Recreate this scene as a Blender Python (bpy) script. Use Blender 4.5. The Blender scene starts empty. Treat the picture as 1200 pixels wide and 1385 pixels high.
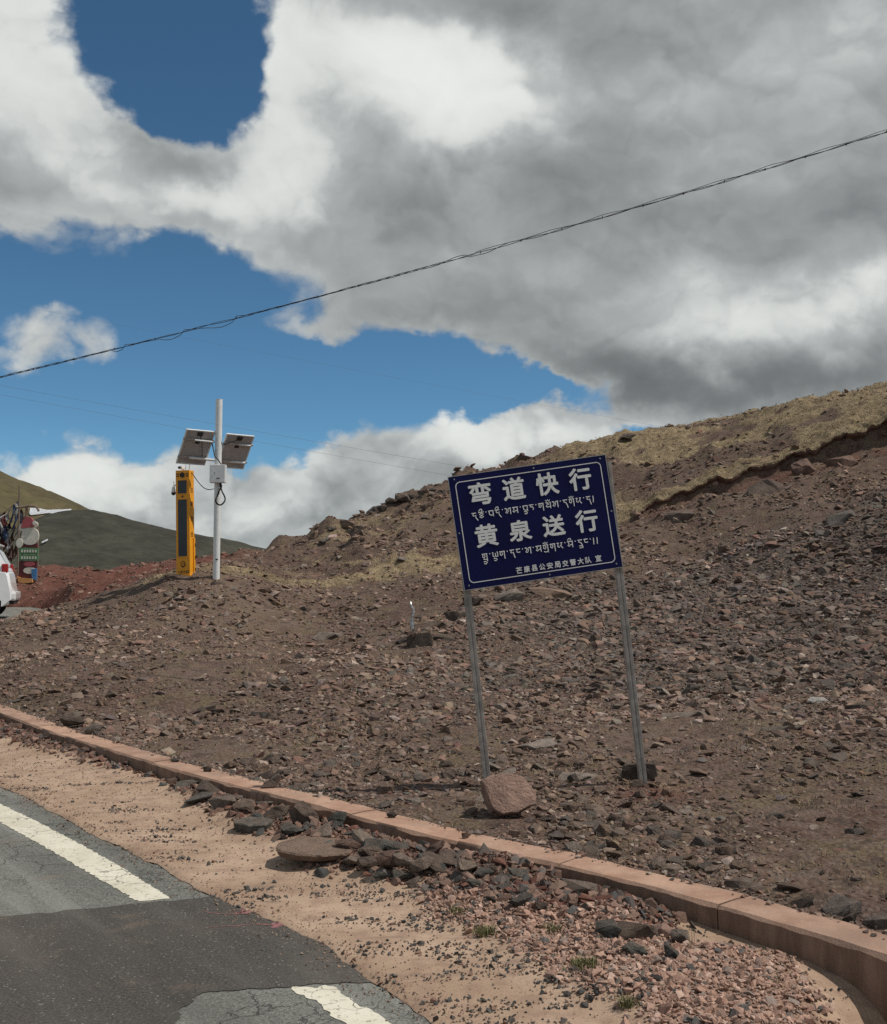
import bpy, bmesh, math, random
import numpy as np
from mathutils import Vector, Matrix

sc = bpy.context.scene
COL = sc.collection
R = math.radians
random.seed(7)
rng = np.random.default_rng(11)

# ------------------------------------------------------------------ camera
CAMZ, PITCH, FPX = 1.7, R(3.34), 1500.0
cam_d = bpy.data.cameras.new('camera')
cam_d.sensor_fit = 'HORIZONTAL'
cam_d.sensor_width = 36.0
cam_d.lens = 36.0 * FPX / 1200.0
cam_d.clip_start, cam_d.clip_end = 0.1, 6000.0
cam = bpy.data.objects.new('camera', cam_d)
COL.objects.link(cam)
cam.location = (0, 0, CAMZ)
cam.rotation_euler = (R(90) + PITCH, 0, 0)
sc.camera = cam

# ------------------------------------------------------------------ sun and exposure
SUN_AZ, SUN_EL = R(96), R(57)          # azimuth measured from +Y towards +X
sd = Vector((math.sin(SUN_AZ) * math.cos(SUN_EL), math.cos(SUN_AZ) * math.cos(SUN_EL), math.sin(SUN_EL)))
sun_d = bpy.data.lights.new('sun', 'SUN')
sun_d.energy, sun_d.angle, sun_d.color = 3.3, R(0.53), (1.0, 0.94, 0.86)
sun = bpy.data.objects.new('sun', sun_d)
COL.objects.link(sun)
sun.rotation_euler = sd.to_track_quat('Z', 'Y').to_euler()
sun.location = (30, 20, 40)
sc.view_settings.view_transform = 'Standard'
sc.view_settings.look = 'None'
sc.view_settings.exposure = 0.0
sc.view_settings.gamma = 1.0
sc.view_settings.use_curve_mapping = False
sc.cycles.use_denoising = False
sc.cycles.max_bounces = 4
sc.cycles.diffuse_bounces = 2

def ray(px, py):
    x, y = (px - 600) / FPX, (692.5 - py) / FPX
    return Vector((x, math.cos(PITCH) - y * math.sin(PITCH), math.sin(PITCH) + y * math.cos(PITCH)))

def at_z(px, py, z):
    d = ray(px, py); k = (z - CAMZ) / d.z
    return Vector((d.x * k, d.y * k, z))

def at_d(px, py, D):
    d = ray(px, py); k = D / d.y
    return Vector((d.x * k, D, CAMZ + d.z * k))

# ------------------------------------------------------------------ node helpers
class S:
    """A node socket with arithmetic."""
    def __init__(s, nt, sock): s.nt, s.s = nt, sock
    def _m(s, op, *a, clamp=False):
        n = s.nt.nodes.new('ShaderNodeMath'); n.operation = op; n.use_clamp = clamp
        for i, v in enumerate((s,) + a):
            if isinstance(v, S): s.nt.links.new(v.s, n.inputs[i])
            else: n.inputs[i].default_value = v
        return S(s.nt, n.outputs[0])
    def __add__(s, o): return s._m('ADD', o)
    __radd__ = __add__
    def __sub__(s, o): return s._m('SUBTRACT', o)
    def __rsub__(s, o): return s._m('MULTIPLY', -1.0) + o
    def __mul__(s, o): return s._m('MULTIPLY', o)
    __rmul__ = __mul__
    def __neg__(s): return s * -1.0
    def ma(s, a, b): return s._m('MULTIPLY_ADD', a, b)
    def sat(s): return s._m('ADD', 0.0, clamp=True)
    def pw(s, e): return s._m('POWER', e)
    def mx(s, o): return s._m('MAXIMUM', o)
    def mn(s, o): return s._m('MINIMUM', o)
    def ss(s, a, b):
        n = s.nt.nodes.new('ShaderNodeMapRange'); n.interpolation_type = 'SMOOTHSTEP'
        s.nt.links.new(s.s, n.inputs[0])
        n.inputs[1].default_value, n.inputs[2].default_value = a, b
        return S(s.nt, n.outputs[0])

def vm(nt, op, *a, out=0, scale=None):
    n = nt.nodes.new('ShaderNodeVectorMath'); n.operation = op
    for i, v in enumerate(a):
        if isinstance(v, S): nt.links.new(v.s, n.inputs[i])
        else: n.inputs[i].default_value = v
    if scale is not None:
        if isinstance(scale, S): nt.links.new(scale.s, n.inputs['Scale'])
        else: n.inputs['Scale'].default_value = scale
    return S(nt, n.outputs[out])

def noise(nt, vec, scale, detail=4, rough=0.5, dist=0.0, out=0, lac=2.0):
    n = nt.nodes.new('ShaderNodeTexNoise')
    nt.links.new(vec.s, n.inputs['Vector'])
    n.inputs['Scale'].default_value = scale; n.inputs['Detail'].default_value = detail
    n.inputs['Roughness'].default_value = rough; n.inputs['Distortion'].default_value = dist
    n.inputs['Lacunarity'].default_value = lac
    return S(nt, n.outputs[out])

def voro(nt, vec, scale, feature='F1', out='Distance', rnd=1.0, detail=0.0, rough=0.5):
    n = nt.nodes.new('ShaderNodeTexVoronoi'); n.feature = feature
    nt.links.new(vec.s, n.inputs['Vector'])
    n.inputs['Scale'].default_value = scale; n.inputs['Randomness'].default_value = rnd
    if 'Detail' in n.inputs:
        n.inputs['Detail'].default_value = detail; n.inputs['Roughness'].default_value = rough
        n.normalize = True if detail > 0 else False
    return S(nt, n.outputs[out])

def mixc(nt, f, a, b, mode='MIX'):
    n = nt.nodes.new('ShaderNodeMix'); n.data_type = 'RGBA'; n.blend_type = mode
    for i, v in ((0, f), (6, a), (7, b)):
        if isinstance(v, S): nt.links.new(v.s, n.inputs[i])
        elif i == 0: n.inputs[0].default_value = v
        else: n.inputs[i].default_value = (*v, 1.0) if len(v) == 3 else v
    return S(nt, n.outputs[2])

def attr(nt, name, out='Fac'):
    n = nt.nodes.new('ShaderNodeAttribute'); n.attribute_name = name
    return S(nt, n.outputs[out])

def pos(nt):
    return S(nt, nt.nodes.new('ShaderNodeNewGeometry').outputs['Position'])

def objco(nt):
    return S(nt, nt.nodes.new('ShaderNodeTexCoord').outputs['Object'])

def mat(name, rough=0.8, metal=0.0, spec=0.5):
    m = bpy.data.materials.new(name); m.use_nodes = True
    nt = m.node_tree
    b = nt.nodes['Principled BSDF']
    b.inputs['Roughness'].default_value = rough
    b.inputs['Metallic'].default_value = metal
    b.inputs['Specular IOR Level'].default_value = spec
    return m, nt, b

def setc(nt, b, c, key='Base Color'):
    if isinstance(c, S): nt.links.new(c.s, b.inputs[key])
    else: b.inputs[key].default_value = (*c, 1.0)

def bump(nt, b, h, strength=0.5, dist=0.02):
    n = nt.nodes.new('ShaderNodeBump')
    n.inputs['Strength'].default_value = strength; n.inputs['Distance'].default_value = dist
    nt.links.new(h.s, n.inputs['Height']); nt.links.new(n.outputs[0], b.inputs['Normal'])

# ------------------------------------------------------------------ sky
world = bpy.data.worlds.new('World'); sc.world = world
world.use_nodes = True
wn = world.node_tree
bg = wn.nodes['Background']
bg.inputs['Strength'].default_value = 0.1
sky_n = wn.nodes.new('ShaderNodeTexSky'); sky_n.sky_type = 'NISHITA'; sky_n.sun_disc = False
sky_n.sun_elevation = SUN_EL; sky_n.sun_rotation = SUN_AZ
sky_n.altitude = 4300; sky_n.air_density = 1.0; sky_n.dust_density = 0.6; sky_n.ozone_density = 1.0
skyc = S(wn, sky_n.outputs[0])
dirv = S(wn, wn.nodes.new('ShaderNodeTexCoord').outputs['Generated'])
dirv = vm(wn, 'NORMALIZE', dirv)
sx = wn.nodes.new('ShaderNodeSeparateXYZ'); wn.links.new(dirv.s, sx.inputs[0])
dx, dy, dz = (S(wn, o) for o in sx.outputs)
az = dx._m('ARCTAN2', dy)
el = dz._m('ARCSINE')

def azel(px, py):
    d = ray(px, py).normalized()
    return math.atan2(d.x, d.y), math.asin(d.z)
# clouds: big soft masses laid out by azimuth and elevation, broken up by noise that covers the whole dome
def comb(x, y, z=0.0):
    n = wn.nodes.new('ShaderNodeCombineXYZ')
    for i, v in enumerate((x, y, z)):
        if isinstance(v, S): wn.links.new(v.s, n.inputs[i])
        else: n.inputs[i].default_value = v
    return S(wn, n.outputs[0])

squash = vm(wn, 'MULTIPLY', dirv, (1.0, 1.0, 1.25))
w1 = noise(wn, squash, 5.0, 3, 0.5, out=1)
w2 = noise(wn, squash, 22.0, 4, 0.55, out=1)
warp = vm(wn, 'ADD', vm(wn, 'SCALE', vm(wn, 'SUBTRACT', w1, (0.5, 0.5, 0.5)), scale=0.10),
          vm(wn, 'SCALE', vm(wn, 'SUBTRACT', w2, (0.5, 0.5, 0.5)), scale=0.045))
P = vm(wn, 'ADD', comb(az, el), warp)

def field(P, blobs):
    acc = None
    for (px, py, rx, ry, w) in blobs:
        a, e = azel(px, py)
        sx_, sy_ = FPX / rx, FPX / ry
        v = vm(wn, 'MULTIPLY_ADD', P, (sx_, sy_, 0.0), (-a * sx_, -e * sy_, 0.0))
        d = vm(wn, 'DOT_PRODUCT', v, v, out='Value')
        n = wn.nodes.new('ShaderNodeMath'); n.operation = 'POWER'; n.inputs[0].default_value = 0.45
        wn.links.new(d.s, n.inputs[1])
        g = S(wn, n.outputs[0])
        acc = g * w if acc is None else g.ma(w, acc)
    return acc

COVER = [  # px, py, rx, ry, weight
    (-60, 35, 120, 110, 1.3), (25, 120, 85, 60, 0.75), (95, 140, 50, 35, 0.35), (60, 215, 140, 60, 0.95), (165, 250, 110, 45, 0.85), (20, 265, 110, 40, 0.7), (240, 300, 85, 32, 0.7), (205, 225, 80, 30, 0.75),
    (455, 130, 70, 150, 0.95), (480, 10, 80, 80, 0.85), (340, 250, 75, 55, 0.95), (640, 150, 200, 190, 1.3),
    (900, 130, 330, 220, 1.6), (1180, 250, 260, 260, 1.4), (480, 305, 130, 50, 0.95), (700, 360, 210, 72, 1.2), (980, 400, 280, 95, 1.5),
    (1120, 495, 210, 42, 1.0), (590, 425, 90, 28, 0.55), (420, 335, 70, 22, 0.35), (820, 470, 120, 34, 0.6),
    (45, 445, 85, 40, 0.70), (140, 468, 60, 22, 0.35), (430, 445, 60, 20, 0.48), (400, 568, 32, 22, 0.42), (90, 355, 110, 22, 0.32),
    (90, 645, 90, 42, 1.0), (20, 665, 80, 34, 0.7), (190, 645, 80, 42, 0.85), (270, 665, 70, 40, 0.8), (390, 672, 80, 46, 0.95), (490, 655, 70, 44, 0.85), (570, 640, 70, 50, 0.95),
    (670, 590, 80, 46, 1.15), (740, 590, 70, 34, 0.9), (810, 590, 40, 22, 0.6), (350, 735, 300, 50, 1.1), (60, 745, 250, 50, 0.7), (640, 690, 160, 70, 0.9),
    (930, 548, 110, 16, 0.45), (1050, 550, 120, 22, 0.6),
    (235, 30, 105, 105, -1.1), (240, 400, 160, 40, -0.4), (560, 512, 140, 36, -0.8), (730, 522, 120, 20, -0.9), (870, 565, 50, 16, -0.6), (330, 525, 220, 55, -0.4),
]
LIGHT = [  # brighter (+) and darker (-) reaches of the clouds
    (0, 50, 110, 90, 0.36), (60, 150, 100, 40, 0.12), (395, 60, 45, 120, 0.26), (520, 70, 90, 70, 0.34), (600, 130, 90, 60, 0.34), (690, 105, 60, 45, 0.36),
    (640, 190, 80, 50, 0.26), (560, 90, 140, 70, 0.14), (770, 90, 40, 50, 0.16), (335, 235, 70, 55, 0.28), (95, 235, 70, 32, 0.30), (235, 285, 85, 22, 0.36), (400, 250, 60, 50, 0.14),
    (480, 200, 50, 50, -0.06), (235, 225, 65, 45, -0.22), (20, 235, 40, 28, -0.14), (640, 10, 120, 40, -0.22), (860, 50, 150, 50, -0.08),
    (770, 240, 100, 36, -0.20), (930, 170, 80, 40, -0.04), (960, 215, 160, 40, 0.04), (990, 290, 230, 40, -0.10), (560, 305, 60, 30, -0.16),
    (1120, 60, 90, 50, 0.20), (930, 110, 90, 40, 0.08), (1170, 270, 80, 60, -0.06),
    (930, 375, 60, 36, 0.20), (1010, 430, 90, 30, 0.34), (1165, 405, 60, 36, 0.36), (760, 385, 90, 36, 0.10), (880, 440, 60, 25, 0.10),
    (640, 430, 160, 32, -0.12), (1090, 497, 240, 28, -0.26), (850, 485, 150, 28, -0.22), (1000, 552, 140, 18, 0.06),
    (50, 440, 80, 36, 0.10), (75, 625, 70, 28, 0.36), (170, 620, 60, 25, 0.16), (230, 655, 80, 36, 0.04), (395, 640, 50, 26, 0.30), (330, 650, 50, 26, -0.10),
    (330, 690, 260, 60, 0.10), (470, 700, 70, 36, -0.04), (320, 700, 70, 36, 0.20), (650, 570, 70, 30, 0.40), (760, 580, 60, 20, 0.36), (570, 640, 60, 36, 0.06), (620, 640, 50, 25, -0.08), (400, 725, 80, 26, -0.06),
]
cov = field(P, COVER)
lit = field(P, LIGHT)
# beyond the view: the same broken cumulus all round
away = (vm(wn, 'DOT_PRODUCT', dirv, (0.0, 1.0, 0.0), out='Value')).ss(0.86, 0.70)
gen = noise(wn, squash, 2.2, 2, 0.5).ss(0.36, 0.62)
cov = cov + away * gen * 1.3

def billow(v):
    """rounded heaps in four sizes"""
    acc = None
    for sc_, w in ((9.0, 0.62), (19.0, 0.42), (41.0, 0.24)):
        d = voro(wn, v, sc_)
        n = d * d
        acc = n * -w if acc is None else n.ma(-w, acc)
    f = (noise(wn, v, 80.0, 2, 0.5) - 0.5) * 0.16
    return acc + 0.36 + f
def detail(v):
    return (noise(wn, v, 6.0, 5, 0.55) - 0.5) * 0.75 + billow(v) * 0.85
squash2 = vm(wn, 'ADD', vm(wn, 'ADD', squash, vm(wn, 'SCALE', vm(wn, 'SUBTRACT', w1, (0.5, 0.5, 0.5)), scale=0.14)), vm(wn, 'SCALE', vm(wn, 'SUBTRACT', w2, (0.5, 0.5, 0.5)), scale=0.05))
d0 = detail(squash2)
lo = Vector((sd.x * 0.35 + 0.0, 0.0, 0.9)).normalized() * 0.020
d1 = detail(vm(wn, 'ADD', squash2, tuple(lo)))
dens = cov.ma(1.0, d0 * 1.05)
alpha = dens.ss(0.30, 0.78)
thin = dens.ss(1.5, 0.4)
relief = (d0 - d1)
# sunlit heaps stand out against the grey mass behind them, shaded bases sink into it
front = (lit + d0 * 0.60).ss(0.08, 0.40)
base_ = (d0 * 0.40 - lit).ss(0.05, 0.42)
bright = lit * 0.95 + front * 0.20 - base_ * 0.05 + relief * (thin * 0.22 + 0.26 + el.ss(0.17, 0.09) * 0.22) + thin * 0.16 + d0 * 0.10 + 0.265
bright = (bright - 0.41) * 1.8
bright = bright._m('TANH') * 0.42 + 0.475
warmc = mixc(wn, bright.ss(0.2, 0.8), (0.925, 0.985, 1.0), (0.97, 1.0, 0.965))
cloudc = vm(wn, 'SCALE', warmc, scale=bright * 10.0)
blue = mixc(wn, 1.0, skyc, (0.56, 0.86, 0.90), 'MULTIPLY')
wn.links.new(mixc(wn, alpha * 0.985, blue, cloudc).s, bg.inputs['Color'])
world.cycles.sampling_method = 'MANUAL'
world.cycles.sample_map_resolution = 512
# ------------------------------------------------------------------ object helpers
def tag(o, label=None, cat=None, group=None, kind=None):
    if label: o['label'] = label
    if cat: o['category'] = cat
    if group: o['group'] = group
    if kind: o['kind'] = kind
    return o

def empty(name, loc=(0, 0, 0), rz=0.0):
    o = bpy.data.objects.new(name, None); COL.objects.link(o)
    o.location = loc; o.rotation_euler = (0, 0, rz); o.empty_display_size = 0.2
    return o

def link(name, me, m=None, parent=None):
    o = bpy.data.objects.new(name, me); COL.objects.link(o)
    if m is not None and not me.materials: me.materials.append(m)
    if parent is not None: o.parent = parent
    return o

def np_mesh(name, V, F, m=None, smooth=False, attrs=None):
    """V (n,3), F (k,3 or 4) arrays -> mesh, fast."""
    V = np.ascontiguousarray(V, np.float32); F = np.ascontiguousarray(F, np.int32)
    me = bpy.data.meshes.new(name)
    me.vertices.add(len(V)); me.vertices.foreach_set('co', V.ravel())
    k = F.shape[1]
    me.loops.add(F.size); me.loops.foreach_set('vertex_index', F.ravel())
    me.polygons.add(len(F)); me.polygons.foreach_set('loop_start', np.arange(0, F.size, k, dtype=np.int32))
    me.polygons.foreach_set('use_smooth', np.full(len(F), smooth))
    for nm, a in (attrs or {}).items():
        if a.ndim == 1:
            at = me.attributes.new(nm, 'FLOAT', 'POINT'); at.data.foreach_set('value', a.astype(np.float32))
        else:
            at = me.attributes.new(nm, 'FLOAT_COLOR', 'POINT')
            c = np.ones((len(a), 4), np.float32); c[:, :3] = a; at.data.foreach_set('color', c.ravel())
    me.update(calc_edges=True)
    if m: me.materials.append(m)
    return me

class MB:
    """Collects boxes, tubes and prisms; build() links them as one mesh object."""
    def __init__(s): s.bm = bmesh.new()
    def box(s, c, size, rot=None, bev=0.0):
        M = Matrix.Translation(c) @ (rot.to_4x4() if rot is not None else Matrix()) @ Matrix.Diagonal((*size, 1))
        g = bmesh.ops.create_cube(s.bm, size=1.0, matrix=M)
        if bev:
            es = list({e for v in g['verts'] for e in v.link_edges})
            bmesh.ops.bevel(s.bm, geom=es, offset=bev, segments=2, profile=0.6, affect='EDGES')
        return s
    def tube(s, pts, r, n=8, cap=True, flat=1.0):
        pts = [Vector(p) for p in pts]; rings = []
        rs = r if isinstance(r, (list, tuple)) else [r] * len(pts)
        prev = None
        for i, p in enumerate(pts):
            a = pts[max(i - 1, 0)]; b = pts[min(i + 1, len(pts) - 1)]
            t = (b - a).normalized()
            if prev is None:
                u = t.orthogonal().normalized() if flat == 1.0 else Vector((0, 1, 0))
            else:
                u = prev
            u = (u - t * u.dot(t))
            u = u.normalized() if u.length > 1e-6 else t.orthogonal().normalized()
            prev = u; w = t.cross(u)
            rings.append([s.bm.verts.new(p + (u * math.cos(k * math.tau / n) * flat + w * math.sin(k * math.tau / n)) * rs[i]) for k in range(n)])
        for A, B in zip(rings, rings[1:]):
            for k in range(n):
                s.bm.faces.new((A[k], A[(k + 1) % n], B[(k + 1) % n], B[k]))
        if cap:
            s.bm.faces.new(rings[0][::-1]); s.bm.faces.new(rings[-1])
        return s
    def cyl(s, a, b, r, n=16, r2=None):
        return s.tube([a, b], [r, r if r2 is None else r2], n)
    def prism(s, outline, y0, y1, bev=0.0):
        """outline in (x, z), extruded along y."""
        A = [s.bm.verts.new((x, y0, z)) for x, z in outline]
        B = [s.bm.verts.new((x, y1, z)) for x, z in outline]
        n = len(A); fs = [s.bm.faces.new(A), s.bm.faces.new(B[::-1])]
        for k in range(n):
            fs.append(s.bm.faces.new((A[k], B[k], B[(k + 1) % n], A[(k + 1) % n])))
        if bev:
            es = list({e for f in fs[:2] for e in f.edges})
            bmesh.ops.bevel(s.bm, geom=es, offset=bev, segments=2, profile=0.6, affect='EDGES')
        return s
    def sphere(s, c, r, seg=16, scale=(1, 1, 1)):
        bmesh.ops.create_uvsphere(s.bm, u_segments=seg, v_segments=seg // 2 + 2, radius=r,
                                  matrix=Matrix.Translation(c) @ Matrix.Diagonal((*scale, 1)))
        return s
    def build(s, name, m, parent=None, smooth=False, xf=None):
        bmesh.ops.recalc_face_normals(s.bm, faces=s.bm.faces)
        if xf is not None: bmesh.ops.transform(s.bm, matrix=xf, verts=s.bm.verts)
        me = bpy.data.meshes.new(name); s.bm.to_mesh(me); s.bm.free()
        if smooth: me.shade_smooth() if smooth is True else me.set_sharp_from_angle(angle=R(smooth))
        if smooth and smooth is not True:
            me.polygons.foreach_set('use_smooth', [True] * len(me.polygons)); me.set_sharp_from_angle(angle=R(smooth))
        return link(name, me, m, parent)

# ------------------------------------------------------------------ noise on arrays
_perm = rng.permutation(512)
_perm = np.concatenate([_perm, _perm, _perm])
_ga = rng.uniform(0, math.tau, 512)
_gx, _gy = np.cos(_ga), np.sin(_ga)
def perlin(x, y, seed=0):
    x = np.asarray(x, float) + seed * 17.31; y = np.asarray(y, float) - seed * 9.77
    xi = np.floor(x).astype(int); yi = np.floor(y).astype(int)
    xf, yf = x - xi, y - yi
    u, v = xf ** 3 * (xf * (xf * 6 - 15) + 10), yf ** 3 * (yf * (yf * 6 - 15) + 10)
    def g(ix, iy, fx, fy):
        h = _perm[(_perm[ix & 511] + (iy & 511))] & 511
        return _gx[h] * fx + _gy[h] * fy
    a = g(xi, yi, xf, yf); b = g(xi + 1, yi, xf - 1, yf)
    c = g(xi, yi + 1, xf, yf - 1); d = g(xi + 1, yi + 1, xf - 1, yf - 1)
    return (a + u * (b - a) + v * ((c + u * (d - c)) - (a + u * (b - a)))) * 1.4
def fbm(x, y, oct=4, seed=0, gain=0.5):
    s, a = 0.0, 1.0
    for o in range(oct):
        s = s + a * perlin(x * 2 ** o, y * 2 ** o, seed + o * 3); a *= gain
    return s
def sstep(a, b, x):
    t = np.clip((np.asarray(x, float) - a) / (b - a), 0, 1); return t * t * (3 - 2 * t)

# ------------------------------------------------------------------ plan of the place
def smooth_path(pts, step):
    """Catmull-Rom through pts, resampled at about step."""
    P = np.array([tuple(p)[:2] for p in pts], float)
    P = np.vstack([2 * P[0] - P[1], P, 2 * P[-1] - P[-2]])
    out = []
    for i in range(1, len(P) - 2):
        p0, p1, p2, p3 = P[i - 1:i + 3]
        for t in np.linspace(0, 1, 24, endpoint=False):
            out.append(0.5 * ((2 * p1) + (-p0 + p2) * t + (2 * p0 - 5 * p1 + 4 * p2 - p3) * t * t + (-p0 + 3 * p1 - 3 * p2 + p3) * t ** 3))
    out.append(P[-2]); out = np.array(out)
    s = np.concatenate([[0], np.cumsum(np.hypot(*np.diff(out, axis=0).T))])
    n = max(2, int(s[-1] / step)); q = np.linspace(0, s[-1], n + 1)
    return np.stack([np.interp(q, s, out[:, 0]), np.interp(q, s, out[:, 1])], 1)

KZ = 0.15        # kerb top
kerb_px = [(0, 970), (100, 998), (187, 1027), (240, 1043), (360, 1073), (487, 1106), (558, 1123), (633, 1144), (717, 1160), (800, 1178),
           (844, 1190), (937, 1213), (1031, 1241), (1125, 1269), (1200, 1289)]
kw = [at_z(*p, KZ) for p in kerb_px]
kerb_pts = [(4.6, -4.0), (3.6, 0.6), (2.75, 2.9), (2.2, 4.0)] + [(p.x, p.y) for p in kw[::-1]] + [(-6.9, 14.8), (-8.1, 17.0)]
# drop pixel jitter: light smoothing of the traced middle
kp = np.array(kerb_pts)
for _ in range(2):
    kp[4:-2] = 0.25 * kp[3:-3] + 0.5 * kp[4:-2] + 0.25 * kp[5:-1]
KERB = smooth_path(kp, 0.05)                       # front top edge, from near right to far left
EDGE = np.vstack([KERB, smooth_path([KERB[-1], (-9.0, 19.2), (-9.5, 22.0), (-9.55, 25.0), (-10.4, 29.0), (-11.8, 33.4), (-14.5, 35.0), (-22, 36.5), (-60, 42)], 0.25)[1:]])

def road_z(x, y):
    return 0.77 * sstep(10.5, 24.0, y)

def sdist(x, y, path=None):
    """Signed distance to the road/terrain border: + on the terrain side."""
    path = EDGE if path is None else path
    x = np.asarray(x, float); y = np.asarray(y, float); sh = x.shape
    x, y = x.ravel(), y.ravel()
    A, B = path[:-1], path[1:]
    keep = np.arange(0, len(A), 4); A = path[keep]; B = path[np.minimum(keep + 4, len(path) - 1)]
    best = np.full(x.shape, 1e9); sgn = np.ones(x.shape)
    for (ax, ay), (bx, by) in zip(A, B):
        ex, ey = bx - ax, by - ay; L = ex * ex + ey * ey + 1e-12
        t = np.clip(((x - ax) * ex + (y - ay) * ey) / L, 0, 1)
        qx, qy = x - ax - t * ex, y - ay - t * ey
        d = qx * qx + qy * qy
        cr = ex * (y - ay) - ey * (x - ax)         # path runs away from us and left: terrain lies on its right
        m = d < best - 1e-9
        best = np.where(m, d, best); sgn = np.where(m, np.where(cr < 0, 1.0, -1.0), sgn)
    return (np.sqrt(best) * sgn).reshape(sh)

# terrain control points: (px, py, distance) seen on the ground, plus ground out of view
ctl = [
    (1200, 1150, 6.2), (1200, 1050, 8.0), (1200, 950, 11.3), (1200, 850, 17.1), (1200, 750, 22.5), (1200, 676, 27), (1200, 628, 30),
    (1000, 1100, 7.3), (1000, 1000, 10.0), (1000, 900, 15.0), (1000, 820, 20.5), (1000, 750, 25.5), (1000, 692, 29), (1000, 663, 31),
    (800, 1100, 7.4), (800, 1000, 10.1), (800, 900, 15.6), (800, 820, 21.5), (800, 765, 26.5), (800, 722, 31), (800, 675, 35),
    (600, 1060, 8.4), (600, 1000, 10.2), (600, 900, 15.5), (600, 850, 18.8), (600, 800, 23.5), (600, 740, 29), (600, 705, 33),
    (400, 1000, 10.4), (400, 930, 13.8), (400, 870, 18.5), (400, 830, 21.8), (400, 790, 26), (400, 765, 30),
    (300, 1000, 10.6), (300, 900, 15.4), (300, 850, 18.8), (300, 811, 21), (295, 777, 23), (300, 770, 27),
    (150, 940, 13.2), (150, 880, 17.3), (150, 840, 20.6), (150, 806, 24), (150, 796, 28), (150, 772, 34),
    (60, 930, 14.0), (60, 880, 17.8), (60, 848, 21.8), (50, 806, 35.2), (50, 775, 38), (0, 772, 40.5), (100, 806, 31), (230, 775, 24), (230, 775, 28), (230, 765, 32),
    # skyline
    (1350, 514, 47), (1200, 542, 45), (1100, 554, 44), (1000, 566, 43), (930, 578, 42), (840, 595, 41), (780, 608, 40), (700, 631, 39.5),
    (600, 658, 38.5), (560, 671, 38), (500, 694, 37), (430, 724, 36), (370, 749, 34), (300, 761, 31), (200, 766, 36), (100, 767, 40), (0, 767, 44), (-150, 765, 48), (-400, 762, 50),
]
cp = []
for px, py, D in ctl:
    p = at_d(px, py, D); cp.append((p.x, p.y, p.z))
skyl = list(cp[-19:])
for px, dz in ((1350, -0.5), (1200, -0.5), (1000, -0.5), (840, -0.45), (700, -0.45), (560, -0.6), (430, -0.6), (300, -0.5), (150, -0.5), (0, -0.5), (-150, -0.6)):
    q = [c for c, k in zip(skyl, ctl[-19:]) if k[0] >= px][-1]
    s = (q[1] + 9) / q[1]
    cp.append(((px - 600) / FPX * (q[1] + 9), q[1] + 9, q[2] + dz - 0.4))
cp += [(30, 58, 9.5), (30, 35, 8.0), (28, 20, 3.6), (16, 12, 1.2), (20, 6, 0.9), (12, 3, 0.35), (10, -3, 0.4), (25, -4, 1.0), (6.5, 3.5, 0.16),
       (12, 24, 3.6), (16, 32, 6.9), (0, 62, 0.5), (-20, 64, -1.0), (20, 75, 2.5), (0, 78, -3), (-40, 75, -3), (40, 75, 5), (45, 45, 11), (45, 10, 4.0), (-28, 45, 1.9), (-45, 55, 1.0), (-45, 40, 1.5)]
for i in range(10, len(KERB) - 1, 22):              # ground comes up flush behind the kerb
    a, b = KERB[i], KERB[i + 1]; t = (b - a) / np.hypot(*(b - a)); n = np.array([t[1], -t[0]])
    for off, dz in ((0.25, -0.01), (0.7, 0.01)):
        q = a + n * off; cp.append((q[0], q[1], KZ + dz + road_z(q[0], q[1])))
for q in ((-9.2, 22), (-9.2, 25), (-10.0, 29), (-8.6, 19.5)):
    cp.append((q[0] + 0.3, q[1], road_z(*q) + 0.03))
cp = np.array(cp)
def _phi(d2): return 0.5 * d2 * np.log(d2 + 1e-9)
SCL = 10.0
def _tps_fit(c, lam=0.004):
    X = c[:, :2] / SCL; n = len(c)
    K = _phi(((X[:, None] - X[None]) ** 2).sum(-1)) + lam * np.eye(n)
    Pm = np.hstack([np.ones((n, 1)), X]); A = np.zeros((n + 3, n + 3))
    A[:n, :n] = K; A[:n, n:] = Pm; A[n:, :n] = Pm.T
    return np.linalg.solve(A, np.concatenate([c[:, 2], np.zeros(3)])), X
TW, TX = _tps_fit(cp)
def base_z(x, y):
    x = np.asarray(x, float) / SCL; y = np.asarray(y, float) / SCL
    z = TW[-3] + TW[-2] * x + TW[-1] * y
    for w, (a, b) in zip(TW[:-3], TX):
        z = z + w * _phi((x - a) ** 2 + (y - b) ** 2)
    return z

# the eroded bank under the turf, a broken line climbing to the right
bank_px = [(842, 706, 31.5), (880, 684, 31.8), (920, 668, 32), (960, 655, 32), (1000, 643, 32), (1040, 627, 32), (1075, 612, 32), (1130, 602, 31.8), (1200, 575, 31.5)]
BANK = np.array([(at_d(*p).x, at_d(*p).y) for p in bank_px] + [(17, 31.5), (24, 31), (34, 30)])
bk = smooth_path(BANK, 0.25)
bk[:, 1] += perlin(bk[:, 0] * 1.3, bk[:, 0] * 0, 5) * 0.14 + perlin(bk[:, 0] * 4, bk[:, 0] * 0, 6) * 0.05
def bank_y(x): return np.interp(x, bk[:, 0], bk[:, 1])

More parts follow.
